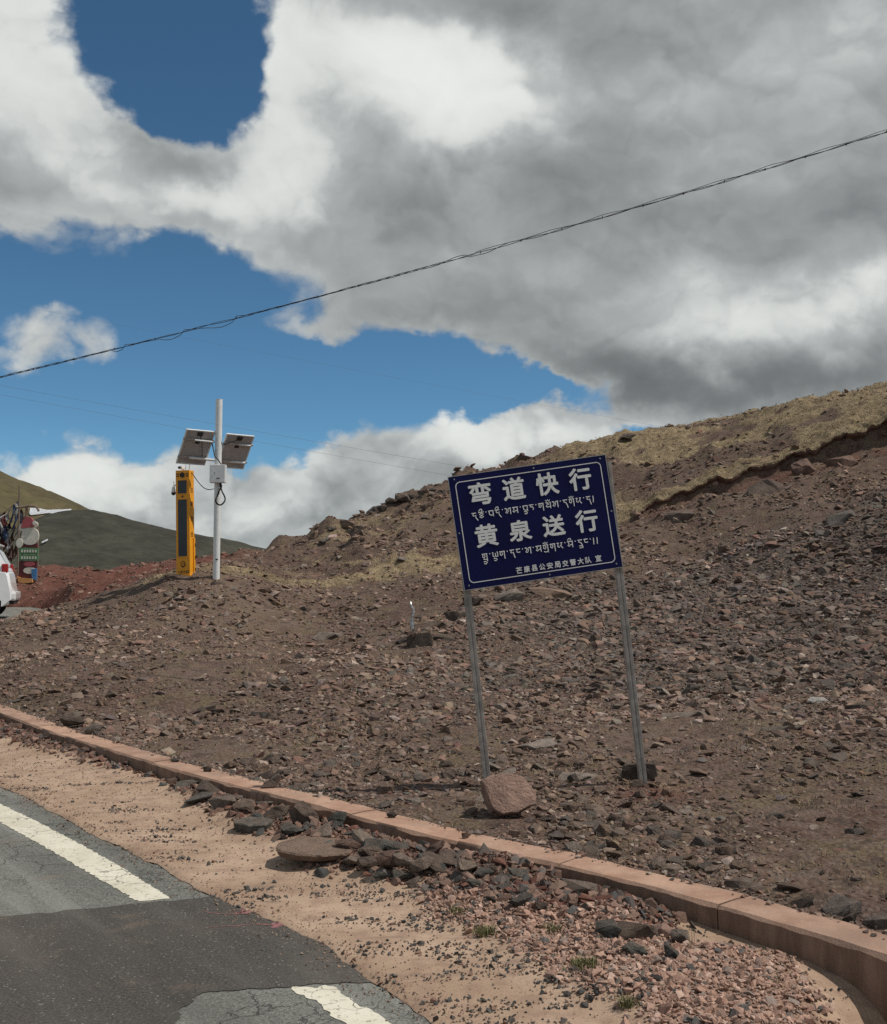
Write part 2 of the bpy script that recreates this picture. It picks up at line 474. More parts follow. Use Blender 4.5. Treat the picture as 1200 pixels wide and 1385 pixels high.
def zones(x, y):
    """turf, red earth and dark scree weights."""
    n1 = fbm(x * 0.22, y * 0.22, 4, 2); n2 = fbm(x * 0.9, y * 0.5, 3, 9)
    by = bank_y(x)
    turf = sstep(0.06, 0.12, y - by) * sstep(BANK[0, 0] - 2.5, BANK[0, 0] + 0.5, x + n1 * 1.5)
    rocky = sstep(-0.05, 0.28, fbm(x * 0.22 + 3, y * 0.25, 3, 21) + 0.45 * n2 + 0.25 * np.exp(-((x - 8.5) / 2.5) ** 2 - ((y - 35) / 2.5) ** 2) - 0.10) * 0.85
    upper = sstep(2.5, 6.0, y - by)                          # upper hill: mostly dry turf
    turf = np.maximum(turf * (1 - rocky * (1 - 0.15 * upper)), 0)
    # dry patches on the ridge left of the sign and below it
    lp = sstep(-0.02, 0.22, fbm(x * 0.30, y * 0.22, 4, 33) - 0.04) * sstep(22, 26, y) * sstep(-9, -4, x) * (1 - sstep(BANK[0, 0] - 1, BANK[0, 0] + 1, x))
    band = np.exp(-((y - (25.2 + 0.55 * (x + 4) + n1 * 1.2)) / 1.1) ** 2) * sstep(-8, -5, x) * (1 - sstep(1.5, 4.5, x))
    rim = np.exp(-((y - by - 0.45) / 0.6) ** 2) * sstep(BANK[0, 0] - 2, BANK[0, 0], x) * (y > by + 0.09)
    turf = np.maximum(turf, 0.9 * rim)
    turf = np.clip(np.maximum(turf, np.maximum(0.5 * lp, 0.8 * band)), 0, 1)
    red = sstep(-0.25, 0.25, (y - 24.2 - 0.05 * (x + 9) + n2 * 0.6) / 2) * (1 - sstep(-7.0, -4.2, x + n1 * 1.2))
    red = np.maximum(red, 0.8 * np.exp(-((y - by + 0.55) / 0.45) ** 2) * sstep(BANK[0, 0] - 0.5, BANK[0, 0] + 1, x) * sstep(-0.3, 0.3, n2 + 0.15))
    red = np.maximum(red, 0.75 * np.exp(-((x - 1.50) / 0.32) ** 2 - ((y - 7.95) / 0.30) ** 2))
    grey = sstep(10.5, 14, y) * (1 - sstep(24, 29, y + n1 * 3)) * sstep(-1.5, 4, x + n1 * 2)
    return turf, np.clip(red, 0, 1), np.clip(grey, 0, 1)

def terrain(x, y, fine=True):
    x = np.asarray(x, float); y = np.asarray(y, float)
    z = base_z(x, y)
    far = sstep(9, 30, y)
    by = bank_y(x); bx = sstep(BANK[0, 0] - 1.0, BANK[0, 0] + 1.5, x)
    h = (0.26 + 0.30 * sstep(8, 14, x)) * bx * (0.85 + 0.4 * perlin(x * 0.5, x * 0, 8))
    z = z + h * (sstep(-0.04, 0.06, y - by)) * (1 - sstep(2, 9, y - by)) - 0.12 * bx * np.exp(-((y - by + 0.25) / 0.3) ** 2)
    if fine:
        turf, red, grey = zones(x, y)
        n = fbm(x * 0.35, y * 0.35, 3, 1) * (0.05 + 0.13 * far)
        n = n + fbm(x * 1.5, y * 1.5, 4, 4) * (0.018 + 0.07 * far * (1 - 0.3 * turf))
        n = n + (np.abs(fbm(x * 0.8, y * 2.6, 4, 14, 0.55)) * 0.22 + np.abs(perlin(x * 1.6, y * 5.0, 15)) * 0.09) * turf * far
        lump = np.clip(fbm(x * 0.9, y * 0.8, 3, 41) - 0.12, 0, 1) * 0.5 * sstep(25, 33, y) * (1 - 0.5 * sstep(BANK[0, 0], BANK[0, 0] + 3, x)) * (1 - 0.6 * turf) * sstep(-9, -3, x)
        n = n + lump
        n = n + perlin(x * 7, y * 7, 6) * 0.010 + perlin(x * 16, y * 16, 7) * 0.005
        z = z + n
    return z

def ground(x, y):
    """Terrain as built: pulled flush to the kerb, sunk below the road."""
    d = sdist(x, y)
    rz = road_z(x, y)
    z = terrain(x, y)
    near = y < 18.5
    k = np.where(near, sstep(0.20, 0.75, d), sstep(0.0, 0.6, d))
    z = z * k + (rz + np.where(near, KZ - 0.03, 0.02)) * (1 - k)
    z = np.where(d < np.where(near, 0.16, 0.0), rz - 0.45, z)
    return z

def ground1(x, y): return float(ground(np.array([x]), np.array([y]))[0])

def hit(px, py, dmin=4.0, dmax=60.0):
    """Where the line of sight through a photo point meets the terrain."""
    d = ray(px, py); t = np.geomspace(dmin, dmax, 700) / d.y
    X, Y, Z = d.x * t, d.y * t, CAMZ + d.z * t
    g = ground(X, Y)
    i = np.argmax(Z < g)
    return Vector((X[i], Y[i], g[i]))

# ------------------------------------------------------------------ ground materials
def ground_mat():
    m, nt, b = mat('stony_soil', 0.95, spec=0.15)
    p = pos(nt)
    big = noise(nt, p, 0.5, 4, 0.6); mid = noise(nt, p, 3.5, 5, 0.65); fin = noise(nt, p, 22, 5, 0.7)
    soil = mixc(nt, mid.ss(0.3, 0.7), (0.098, 0.062, 0.046), (0.180, 0.123, 0.092))
    soil = mixc(nt, big.ss(0.4, 0.65) * 0.6, soil, (0.095, 0.052, 0.038))
    pat = noise(nt, vm(nt, 'MULTIPLY', p, (1.0, 0.8, 1.0)), 0.28, 4, 0.6)
    soil = mixc(nt, pat.ss(0.50, 0.64) * 0.55, soil, (0.088, 0.050, 0.040))
    soil = mixc(nt, pat.ss(0.46, 0.34) * 0.45, soil, (0.215, 0.155, 0.112))
    olive = noise(nt, p, 1.7, 5, 0.7).ss(0.47, 0.62)
    soil = mixc(nt, olive * 0.6, soil, (0.165, 0.130, 0.070))
    vc = voro(nt, p, 26, out='Color'); vd = voro(nt, p, 26)
    vs = S(nt, nt.nodes.new('ShaderNodeSeparateColor').outputs[0]); nt.links.new(vc.s, vs.s.node.inputs[0])
    soil = mixc(nt, (vs * 0.9).ss(0.15, 0.95) * 0.55, soil, (0.20, 0.15, 0.12))
    vc2 = voro(nt, p, 9, out='Color')
    vs2 = S(nt, nt.nodes.new('ShaderNodeSeparateColor').outputs[0]); nt.links.new(vc2.s, vs2.s.node.inputs[0])
    soil = mixc(nt, vs2.ss(0.65, 0.95) * 0.4, soil, (0.18, 0.13, 0.11))
    soil = mixc(nt, (1.0 - vs2).ss(0.75, 0.95) * 0.5, soil, (0.06, 0.046, 0.041))
    soil = mixc(nt, attr(nt, 'grey') * 0.6, soil, mixc(nt, mid, (0.07, 0.057, 0.053), (0.125, 0.104, 0.096)))
    soil = mixc(nt, attr(nt, 'red') * 0.85, soil, mixc(nt, mid.ss(0.3, 0.7), (0.125, 0.046, 0.034), (0.20, 0.085, 0.062)))
    tex = noise(nt, p, 6.5, 6, 0.7)
    turf = mixc(nt, tex.ss(0.32, 0.68), (0.17, 0.126, 0.075), (0.37, 0.287, 0.175))
    turf = mixc(nt, noise(nt, p, 1.1, 4, 0.6).ss(0.5, 0.7) * 0.5, turf, (0.14, 0.10, 0.06))
    tre = noise(nt, vm(nt, 'MULTIPLY', p, (0.55, 2.4, 2.4)), 1.3, 5, 0.65)
    turf = mixc(nt, tre.ss(0.50, 0.66) * 0.65, turf, (0.115, 0.082, 0.052))
    edge = (attr(nt, 'turf') + (fin - 0.5) * 0.7 + (mid - 0.5) * 0.6).ss(0.35, 0.62)
    c = mixc(nt, edge, soil, turf)
    c = mixc(nt, 1.0, c, mixc(nt, fin.ss(0.25, 0.75), (0.72, 0.72, 0.72), (1.18, 1.18, 1.18)), 'MULTIPLY')
    setc(nt, b, c)
    bump(nt, b, fin * 0.5 + mid * 0.9 - vd * 0.4, 0.9, 0.06)
    return m
M_SOIL = ground_mat()

# ------------------------------------------------------------------ terrain sheet
ys = np.exp(np.linspace(math.log(1.6), math.log(95.0), 600)) + 0.8
ys = np.sort(np.concatenate([ys[(ys < 30.2) | (ys > 33.0)], np.arange(30.2, 33.0, 0.045)]))
us = np.concatenate([np.linspace(-1.6, -0.60, 30, endpoint=False), np.linspace(-0.60, 0.60, 330), np.linspace(0.6, 1.9, 40)[1:]])
U, Y = np.meshgrid(us, ys); X = U * (Y + 1.5)
Z = ground(X, Y)
Z = np.where(Y > 80, Z - (Y - 80) * 1.2, Z)
edge_drop = sstep(1.5, 1.9, U) * 0 + 0
turf, red, grey = zones(X, Y)
ny, nx = X.shape
idx = np.arange(nx * ny).reshape(ny, nx)
F = np.stack([idx[:-1, :-1], idx[:-1, 1:], idx[1:, 1:], idx[1:, :-1]], -1).reshape(-1, 4)
dS = sdist(X, Y)
keepv = (dS > -0.25)
F = F[keepv.ravel()[F].any(1)]
used = np.unique(F); remap = np.zeros(nx * ny, int); remap[used] = np.arange(len(used))
V = np.stack([X, Y, Z], -1).reshape(-1, 3)[used]
o = link('hillside_ground', np_mesh('hillside_ground', V, remap[F], M_SOIL, True,
         dict(turf=turf.ravel()[used], red=red.ravel()[used], grey=grey.ravel()[used])))
tag(o, kind='structure')

# turf lip hanging over the eroded bank
def turf_lip():
    q = bk[(bk[:, 0] > BANK[0, 0] + 0.3) & (bk[:, 0] < 26)]
    s_ = np.concatenate([[0], np.cumsum(np.hypot(*np.diff(q, axis=0).T))]); t_ = np.arange(0, s_[-1], 0.07)
    qx, qy = np.interp(t_, s_, q[:, 0]), np.interp(t_, s_, q[:, 1])
    g = sstep(BANK[0, 0] + 0.3, BANK[0, 0] + 3.5, qx)
    f = (0.05 + 0.08 * g) * (0.25 + 0.75 * sstep(-0.35, 0.25, perlin(t_ * 0.55, t_ * 0, 168))) * (1 + 0.9 * perlin(t_ * 0.9, t_ * 0, 160) + 0.7 * perlin(t_ * 3, t_ * 0, 161) + 0.6 * perlin(t_ * 7, t_ * 0, 165)).clip(0.02, 2)
    th = (0.05 + 0.07 * g) * (1 + 0.6 * perlin(t_ * 1.6, t_ * 0, 162) + 0.6 * perlin(t_ * 6, t_ * 0, 166))
    zt = ground(qx, qy + 0.16); zb = ground(qx, qy + 0.9)
    prof = [(qy + 0.9, zb - 0.03, 1.0), (qy + 0.45, ground(qx, qy + 0.45) + 0.025, 1.0), (qy + 0.12, zt + 0.035, 1.0), (qy - f * 0.7, zt + 0.005 + 0.02 * perlin(t_ * 5, t_ * 0, 163), 1.0), (qy - f, zt - th * 0.45, 0.45),
            (qy - f * 0.75, zt - th, 0.0), (qy + 0.05, zt - th * 1.7, 0.0), (qy + 0.30, zt - 0.5, 0.0)]
    X_ = np.stack([qx] * 8, 1); Y_ = np.stack([p[0] for p in prof], 1); Z_ = np.stack([p[1] for p in prof], 1); T_ = np.stack([np.full(len(qx), p[2]) for p in prof], 1)
    n0, n1 = X_.shape; ii = np.arange(n0 * n1).reshape(n0, n1)
    F_ = np.stack([ii[:-1, :-1], ii[:-1, 1:], ii[1:, 1:], ii[1:, :-1]], -1).reshape(-1, 4)
    z0 = np.zeros(X_.size)
    tag(link('turf_bank_edge', np_mesh('turf_bank_edge', np.stack([X_, Y_, Z_], -1).reshape(-1, 3), F_, M_SOIL, False, dict(turf=T_.ravel(), red=(1 - T_.ravel()) * 0.5, grey=z0))), kind='structure')
turf_lip()

# wide ground out to the horizon, well below the pass
m_far, nt, b = mat('far_ground', 0.95, spec=0.1)
setc(nt, b, mixc(nt, noise(nt, pos(nt), 0.02, 6, 0.6).ss(0.3, 0.7), (0.07, 0.06, 0.035), (0.13, 0.105, 0.06)))
mb = MB()
vs = [mb.bm.verts.new((3000 * math.cos(a), 3000 * math.sin(a), -14.0)) for a in np.linspace(0, math.tau, 48, endpoint=False)]
mb.bm.faces.new(vs)
tag(mb.build('plain', m_far), kind='structure')

# ------------------------------------------------------------------ far hills
def hill(name, prof, D, depth, c1, c2, sc_, foot, dark=None):
    """Ridge whose skyline runs through prof [(px, py)] at distance D."""
    xs = np.array([at_d(px, py, D).x for px, py in prof]); zs = np.array([at_d(px, py, D).z for px, py in prof])
    gx = np.linspace(xs[0], xs[-1], 220); gv = np.linspace(-1, 1, 90)
    GX, GV = np.meshgrid(gx, gv)
    top = np.interp(GX, xs, zs)
    k = np.ones(25) / 25
    tl = np.interp(gx, xs, zs); tl = np.convolve(np.pad(tl, 12, mode='edge'), k, 'valid'); top = np.broadcast_to(tl, GX.shape)
    fall = 1 - np.abs(GV) ** 1.25
    GY = D + GV * depth + 0.12 * depth * np.sin(GX / depth * 3)
    amp = (top - foot)
    GZ = foot + amp * fall + fbm(GX / 40, GY / 40, 5, 50) * 0.10 * amp * (1 - fall * 0.8) + fbm(GX / 6, GY / 6, 4, 51) * 0.010 * amp
    n0, n1 = GX.shape; ii = np.arange(n0 * n1).reshape(n0, n1)
    FF = np.stack([ii[:-1, :-1], ii[:-1, 1:], ii[1:, 1:], ii[1:, :-1]], -1).reshape(-1, 4)
    m, nt, b = mat(name, 0.95, spec=0.1)
    p = pos(nt)
    c = mixc(nt, noise(nt, p, sc_, 7, 0.65).ss(0.35, 0.65), c1, c2)
    c = mixc(nt, noise(nt, p, sc_ * 9, 6, 0.7).ss(0.4, 0.7) * 0.6, c, tuple(0.6 * a for a in c1))
    setc(nt, b, c)
    bump(nt, b, noise(nt, p, sc_ * 7, 5, 0.6), 0.6, 0.8)
    o = link(name, np_mesh(name, np.stack([GX, GY, GZ], -1).reshape(-1, 3), FF, m, True))
    return tag(o, kind='structure')
hill('far_hill', [(-700, 560), (-300, 600), (-80, 610), (0, 629), (51, 657), (81, 666), (122, 683), (200, 722), (330, 762), (450, 800)], 520, 230,
     (0.085, 0.072, 0.040), (0.145, 0.118, 0.062), 0.016, -14)
hill('cloud_shaded_hill', [(-300, 800), (-100, 775), (20, 730), (70, 700), (120, 684), (160, 690), (200, 706), (232, 716), (265, 722), (297, 726), (330, 736), (365, 744), (420, 752), (520, 770), (650, 800)], 300, 120,
     (0.042, 0.043, 0.034), (0.082, 0.078, 0.058), 0.03, -14)  # cloud shadow over this hill is painted into its dark colours
# old snow lying in a gully
m_snow, nt, b = mat('old_snow', 0.6, spec=0.3)
setc(nt, b, mixc(nt, noise(nt, pos(nt), 0.4, 5, 0.6), (0.72, 0.76, 0.80), (0.88, 0.88, 0.88)))
# ------------------------------------------------------------------ road, patch, markings
def asphalt(name, dark, light, crack, chip):
    m, nt, b = mat(name, 0.86, spec=0.3)
    p = pos(nt)
    sp = voro(nt, p, 150, out='Color'); s1 = S(nt, nt.nodes.new('ShaderNodeSeparateColor').outputs[0]); nt.links.new(sp.s, s1.s.node.inputs[0])
    c = mixc(nt, noise(nt, p, 75, 4, 0.8).ss(0.32, 0.68), dark, light)
    c = mixc(nt, noise(nt, p, 1.3, 5, 0.6).ss(0.35, 0.7) * 0.35, c, tuple(0.75 * a for a in light))
    c = mixc(nt, s1.ss(chip, chip + 0.03), c, (0.30, 0.28, 0.25))
    c = mixc(nt, noise(nt, p, 0.7, 4, 0.6).ss(0.5, 0.75) * 0.35, c, (0.19, 0.135, 0.10))
    al = vm(nt, 'DOT_PRODUCT', p, (0.79, 0.61, 0.0), out='Value'); lo_ = vm(nt, 'DOT_PRODUCT', p, (-0.61, 0.79, 0.0), out='Value')
    cv = nt.nodes.new('ShaderNodeCombineXYZ'); nt.links.new((al * 2.2).s, cv.inputs[0]); nt.links.new((lo_ * 0.25).s, cv.inputs[1])
    strk = noise(nt, S(nt, cv.outputs[0]), 1.6, 5, 0.6)
    c = mixc(nt, strk.ss(0.5, 0.7) * 0.45, c, tuple(1.25 * a for a in light))
    c = mixc(nt, strk.ss(0.5, 0.32) * 0.4, c, dark)
    dst = noise(nt, p, 2.4, 6, 0.7)
    c = mixc(nt, dst.ss(0.56, 0.74) * 0.45, c, (0.24, 0.175, 0.13))
    if crack:
        wp = vm(nt, 'ADD', p, vm(nt, 'SCALE', vm(nt, 'SUBTRACT', noise(nt, p, 6, 4, 0.6, out=1), (0.5, 0.5, 0.5)), scale=0.22))
        e1 = voro(nt, wp, 3.4, 'DISTANCE_TO_EDGE'); e2 = voro(nt, wp, 9.0, 'DISTANCE_TO_EDGE')
        area = noise(nt, p, 0.9, 3, 0.5)
        k = (1.0 - e1.ss(0.0, 0.022)) * area.ss(0.46, 0.60)
        k2 = (1.0 - e2.ss(0.0, 0.04)) * noise(nt, p, 1.6, 3, 0.5).ss(0.48, 0.62) * 0.7
        kk = k.mx(k2)
        c = mixc(nt, kk * 0.7, c, (0.035, 0.033, 0.03))
        bump(nt, b, noise(nt, p, 110, 4, 0.7) - kk * 1.2, 0.8, 0.008)
    else:
        bump(nt, b, noise(nt, p, 120, 4, 0.75), 0.8, 0.007)
    setc(nt, b, c)
    return m
M_ASPH = asphalt('worn_asphalt', (0.085, 0.085, 0.074), (0.25, 0.25, 0.222), True, 0.93)
M_PATCH = asphalt('patch_asphalt', (0.038, 0.034, 0.029), (0.118, 0.108, 0.094), False, 0.972)

# right edge of the road surface: traced, then on round the bend beside the kerb
edge_px = [(0, 1064), (60, 1093), (133, 1132), (200, 1164), (277, 1208), (350, 1238), (404, 1262), (440, 1280), (500, 1327), (550, 1358), (590, 1392)]
ew = [at_z(*p, 0) for p in edge_px]
rd = smooth_path([(2.6, -4), (1.2, 0.5), (0.55, 2.4), (0.2, 3.4)] + [(p.x, p.y) for p in ew[::-1]] + [(-6.3, 12.0), (-9.2, 16.4)], 0.06)
rn = np.stack([np.gradient(rd[:, 1]), -np.gradient(rd[:, 0])], 1); rn /= np.hypot(*rn.T)[:, None]
sarc = np.arange(len(rd)) * 0.06
rdj = rd + rn * (perlin(sarc * 3, sarc * 0, 61) * 0.022 + perlin(sarc * 11, sarc * 0, 62) * 0.020)[:, None]

def sheet(name, X, Y, Z, m, attrs=None, smooth=True, kind='structure'):
    n0, n1 = X.shape; ii = np.arange(n0 * n1).reshape(n0, n1)
    FF = np.stack([ii[:-1, :-1], ii[1:, :-1], ii[1:, 1:], ii[:-1, 1:]], -1).reshape(-1, 4)
    me = np_mesh(name, np.stack([X, Y, Z], -1).reshape(-1, 3), FF, m, smooth, {k: v.ravel() for k, v in (attrs or {}).items()})
    bmx = bmesh.new(); bmx.from_mesh(me)
    bmesh.ops.recalc_face_normals(bmx, faces=bmx.faces)
    if sum(f.normal.z for f in bmx.faces) < 0: bmesh.ops.reverse_faces(bmx, faces=bmx.faces)
    bmx.to_mesh(me); bmx.free()
    return tag(link(name, me), kind=kind)

ry = np.concatenate([np.linspace(-16, 1.8, 12), np.arange(2.0, 13, 0.09), np.linspace(13.2, 40, 60)])
gx = np.concatenate([np.linspace(-60, -10.5, 24), np.linspace(-10, -5.2, 24), np.arange(-5, 4.0, 0.09), np.linspace(4.2, 8, 10)])
RX, RY = np.meshgrid(gx, ry)
sink = np.where(RY < 15, 0.5 * sstep(0.06, 0.30, sdist(RX, RY, rd)), 0)
sheet('road', RX, RY, road_z(RX, RY) - 0.003 - 0.35 * sstep(-0.05, 0.5, sdist(RX, RY)) - sink, M_ASPH)

# ------------------------------------------------------------------ paved shoulder and gutter floor
kn = np.stack([np.gradient(KERB[:, 1]), -np.gradient(KERB[:, 0])], 1); kn /= np.hypot(*kn.T)[:, None]     # away from the road
# match every kerb sample with a road-edge sample
ka = np.arange(len(KERB)); ri = np.array([np.argmin(((rdj - (k - n * 1.7)) ** 2).sum(1)) for k, n in zip(KERB, kn)])
ri = np.maximum.accumulate(ri)
ri = np.convolve(np.pad(ri.astype(float), 20, mode='edge'), np.ones(41) / 41, 'valid')
RE = np.stack([np.interp(ri, np.arange(len(rdj)), rdj[:, 0]), np.interp(ri, np.arange(len(rdj)), rdj[:, 1])], 1)
tt = np.linspace(0, 1, 60)
AX = KERB[:, None, 0] * (1 - tt) + RE[:, None, 0] * tt
AY = KERB[:, None, 1] * (1 - tt) + RE[:, None, 1] * tt
AX[:, 0] += kn[:, 0] * 0.03; AY[:, 0] += kn[:, 1] * 0.03

def poly(px_list, z=0.03):
    return np.array([tuple(at_z(*p, z))[:2] for p in px_list])
def inside(x, y, pl, soft=0.12, wob=0.10, seed=70):
    """1 inside the polygon, falling off over a wobbling edge."""
    x = np.asarray(x, float); y = np.asarray(y, float)
    c = np.zeros(x.shape, bool); d = np.full(x.shape, 1e9)
    n = len(pl)
    for i in range(n):
        (ax, ay), (bx, by) = pl[i], pl[(i + 1) % n]
        cond = ((ay > y) != (by > y)) & (x < (bx - ax) * (y - ay) / (by - ay + 1e-12) + ax)
        c ^= cond
        ex, ey = bx - ax, by - ay; t = np.clip(((x - ax) * ex + (y - ay) * ey) / (ex * ex + ey * ey + 1e-12), 0, 1)
        d = np.minimum(d, np.hypot(x - ax - t * ex, y - ay - t * ey))
    s = np.where(c, d, -d) + wob * fbm(x * 2.2, y * 2.2, 4, seed)
    return sstep(-soft, soft, s)
PL_RUBBLE = poly([(-60, 950), (30, 985), (120, 1015), (240, 1046), (360, 1078), (470, 1112), (560, 1140), (640, 1165), (722, 1190), (700, 1204), (600, 1180), (520, 1190), (440, 1172), (330, 1112), (230, 1060), (120, 1030), (-60, 985)])
PL_RED = poly([(640, 1166), (740, 1180), (850, 1215), (925, 1246), (880, 1258), (820, 1262), (720, 1245), (600, 1210), (540, 1180)])
PL_GRAVEL = poly([(560, 1210), (640, 1222), (730, 1240), (850, 1256), (915, 1278), (1000, 1287), (1052, 1300), (1100, 1330), (1130, 1360), (1170, 1420), (900, 1420), (840, 1355), (760, 1322), (680, 1284), (600, 1240)])

# the gutter floor dips into an inlet at its near end
zf = np.where(KERB[:, 0] > 1, np.interp(KERB[:, 1], [4.0, 4.35, 4.60, 4.63, 4.69, 4.78, 4.97, 5.35], [-0.45, -0.38, -0.19, -0.13, -0.055, -0.01, 0.02, 0.035]), 0.035)
zf = np.convolve(np.pad(zf, 2, mode='edge'), np.ones(5) / 5, 'valid')
dk = np.hypot(AX - KERB[:, None, 0], AY - KERB[:, None, 1])
def bedh(x, y):
    return (0.07 * inside(x, y, PL_RUBBLE, 0.25) + 0.075 * inside(x, y, PL_RED, 0.25, seed=72) + 0.05 * inside(x, y, PL_GRAVEL, 0.22, seed=74)) * (1 + 0.35 * fbm(x * 3, y * 3, 3, 75))
def apron_base(x, y, dkerb, floor):
    return floor * (1 - sstep(0.15, 0.75, dkerb)) + 0.012 * sstep(0.15, 0.75, dkerb) + perlin(x * 1.2, y * 1.2, 77) * 0.006
AZ = apron_base(AX, AY, dk, zf[:, None]) + road_z(AX, AY) + bedh(AX, AY) * sstep(-0.05, 0.15, dk)
AZ[:, -1] = road_z(AX[:, -1], AY[:, -1]) - 0.0005
AZ[:, -2] = np.minimum(AZ[:, -2], road_z(AX[:, -2], AY[:, -2]) + 0.010)

def dust_mat():
    m, nt, b = mat('dusty_concrete', 0.92, spec=0.2)
    p = pos(nt)
    big = noise(nt, p, 1.2, 5, 0.6); mid = noise(nt, p, 7, 5, 0.65); fin = noise(nt, p, 70, 4, 0.7)
    c = mixc(nt, big.ss(0.35, 0.65), (0.36, 0.25, 0.172), (0.48, 0.345, 0.248))
    c = mixc(nt, mid.ss(0.42, 0.70) * 0.65, c, (0.27, 0.175, 0.125))
    st = noise(nt, vm(nt, 'MULTIPLY', p, (1.6, 5.5, 1.0)), 1.6, 5, 0.65)
    c = mixc(nt, st.ss(0.54, 0.68) * 0.5, c, (0.22, 0.150, 0.115))
    c = mixc(nt, fin.ss(0.52, 0.70) * 0.55, c, (0.18, 0.12, 0.09))
    d = (attr(nt, 'dirt') + (mid - 0.5) * 0.5).ss(0.3, 0.7)
    dirtc = mixc(nt, mid.ss(0.3, 0.7), (0.15, 0.085, 0.060), (0.25, 0.155, 0.115))
    r = (attr(nt, 'red') + (mid - 0.5) * 0.5).ss(0.3, 0.7)
    dirtc = mixc(nt, r, dirtc, mixc(nt, fin, (0.115, 0.050, 0.036), (0.19, 0.088, 0.062)))
    c = mixc(nt, d, c, dirtc)
    setc(nt, b, c)
    bump(nt, b, fin * 0.6 + mid * 0.7 + st * 0.5, 0.6, 0.014)
    return m
M_DUST = dust_mat()
redm = inside(AX, AY, PL_RED, 0.15, seed=72)
dirt = np.clip(inside(AX, AY, PL_RUBBLE, 0.15) + redm + 0.55 * inside(AX, AY, PL_GRAVEL, 0.15, seed=74), 0, 1)
sheet('shoulder', AX, AY, AZ, M_DUST, dict(dirt=dirt, red=redm))
from mathutils import kdtree
_kd = kdtree.KDTree(AX.size)
for i, (x, y) in enumerate(zip(AX.ravel(), AY.ravel())): _kd.insert((x, y, 0), i)
_kd.balance(); _azf = AZ.ravel()
def shoulder_z(x, y):
    return _azf[_kd.find((x, y, 0))[1]]

# ------------------------------------------------------------------ dark patch and painted line
def flat_poly(name, pts, z, m, label, cat, thick=0.0, group=None, kind=None):
    bmx = bmesh.new()
    vs = [bmx.verts.new((x, y, z)) for x, y in pts]
    f = bmx.faces.new(vs); f.normal_update()
    if f.normal.z < 0: f.normal_flip()
    bmesh.ops.triangulate(bmx, faces=[f])
    me = bpy.data.meshes.new(name); bmx.to_mesh(me); bmx.free()
    o = link(name, me, m)
    return tag(o, label, cat, group, kind)
def ragged(pts, step=0.02, amp=0.012, freq=14, seed=80, z=0.0):
    w = [at_z(*p, z) for p in pts]; out = []
    for a, b in zip(w, w[1:] + w[:1]):
        n = max(1, int((b - a).length / step))
        for k in range(n):
            q = a.lerp(b, k / n); out.append((q.x, q.y))
    q = np.array(out)
    q[:, 0] += perlin(q[:, 0] * freq, q[:, 1] * freq, seed) * amp; q[:, 1] += perlin(q[:, 0] * freq, q[:, 1] * freq, seed + 1) * amp
    return [tuple(p) for p in q]
patch_px = [(-900, 1268), (-400, 1258), (0, 1239), (60, 1235), (150, 1226), (230, 1218), (277, 1214), (352, 1212), (372, 1217), (368, 1228), (388, 1238), (402, 1245),
            (404, 1252), (424, 1262), (437, 1269), (462, 1283), (479, 1297), (492, 1312), (508, 1328), (480, 1329), (430, 1331), (385, 1335), (330, 1338), (285, 1341), (266, 1347), (262, 1354),
            (247, 1362), (240, 1378), (236, 1400), (220, 1450), (-200, 1600), (-900, 1700)]
o = flat_poly('asphalt_patch', ragged(patch_px, 0.02, 0.022, 14, 81), 0.0005, M_PATCH, None, None, kind='structure')

m_line, nt, b = mat('road_paint', 0.7, spec=0.3)
p = pos(nt)
wn_ = noise(nt, p, 26, 6, 0.75); cr = voro(nt, vm(nt, 'ADD', p, vm(nt, 'SCALE', noise(nt, p, 9, 3, 0.6, out=1), scale=0.1)), 5.5, 'DISTANCE_TO_EDGE')
c = mixc(nt, noise(nt, p, 3, 5, 0.6).ss(0.3, 0.7), (0.60, 0.555, 0.43), (0.74, 0.70, 0.57))
c = mixc(nt, wn_.ss(0.54, 0.66) * 0.85, c, (0.20, 0.18, 0.15))
c = mixc(nt, (1.0 - cr.ss(0.0, 0.03)) * noise(nt, p, 2.0, 2, 0.5).ss(0.45, 0.6), c, (0.09, 0.08, 0.07))
setc(nt, b, c); bump(nt, b, noise(nt, p, 90, 3, 0.7), 0.4, 0.006)
line_a = [(187, 1219), (231, 1215), (160, 1170), (100, 1137), (50, 1111), (0, 1087), (-100, 1046), (-250, 1003), (-310, 1010), (-150, 1052), (-60, 1085), (0, 1112), (60, 1145), (120, 1180)]
flat_poly('lane_line', ragged(line_a, 0.012, 0.012, 30, 85), -0.0005, m_line, None, None, kind='structure')
line_b = [(390, 1335), (414, 1334), (424, 1337), (440, 1332), (450, 1334), (468, 1347), (490, 1362), (505, 1368), (520, 1378), (560, 1402), (640, 1460), (560, 1470), (500, 1412), (470, 1388), (445, 1370), (425, 1352), (405, 1344)]
flat_poly('lane_line', ragged(line_b, 0.010, 0.016, 22, 87), -0.0005, m_line, None, None, kind='structure')

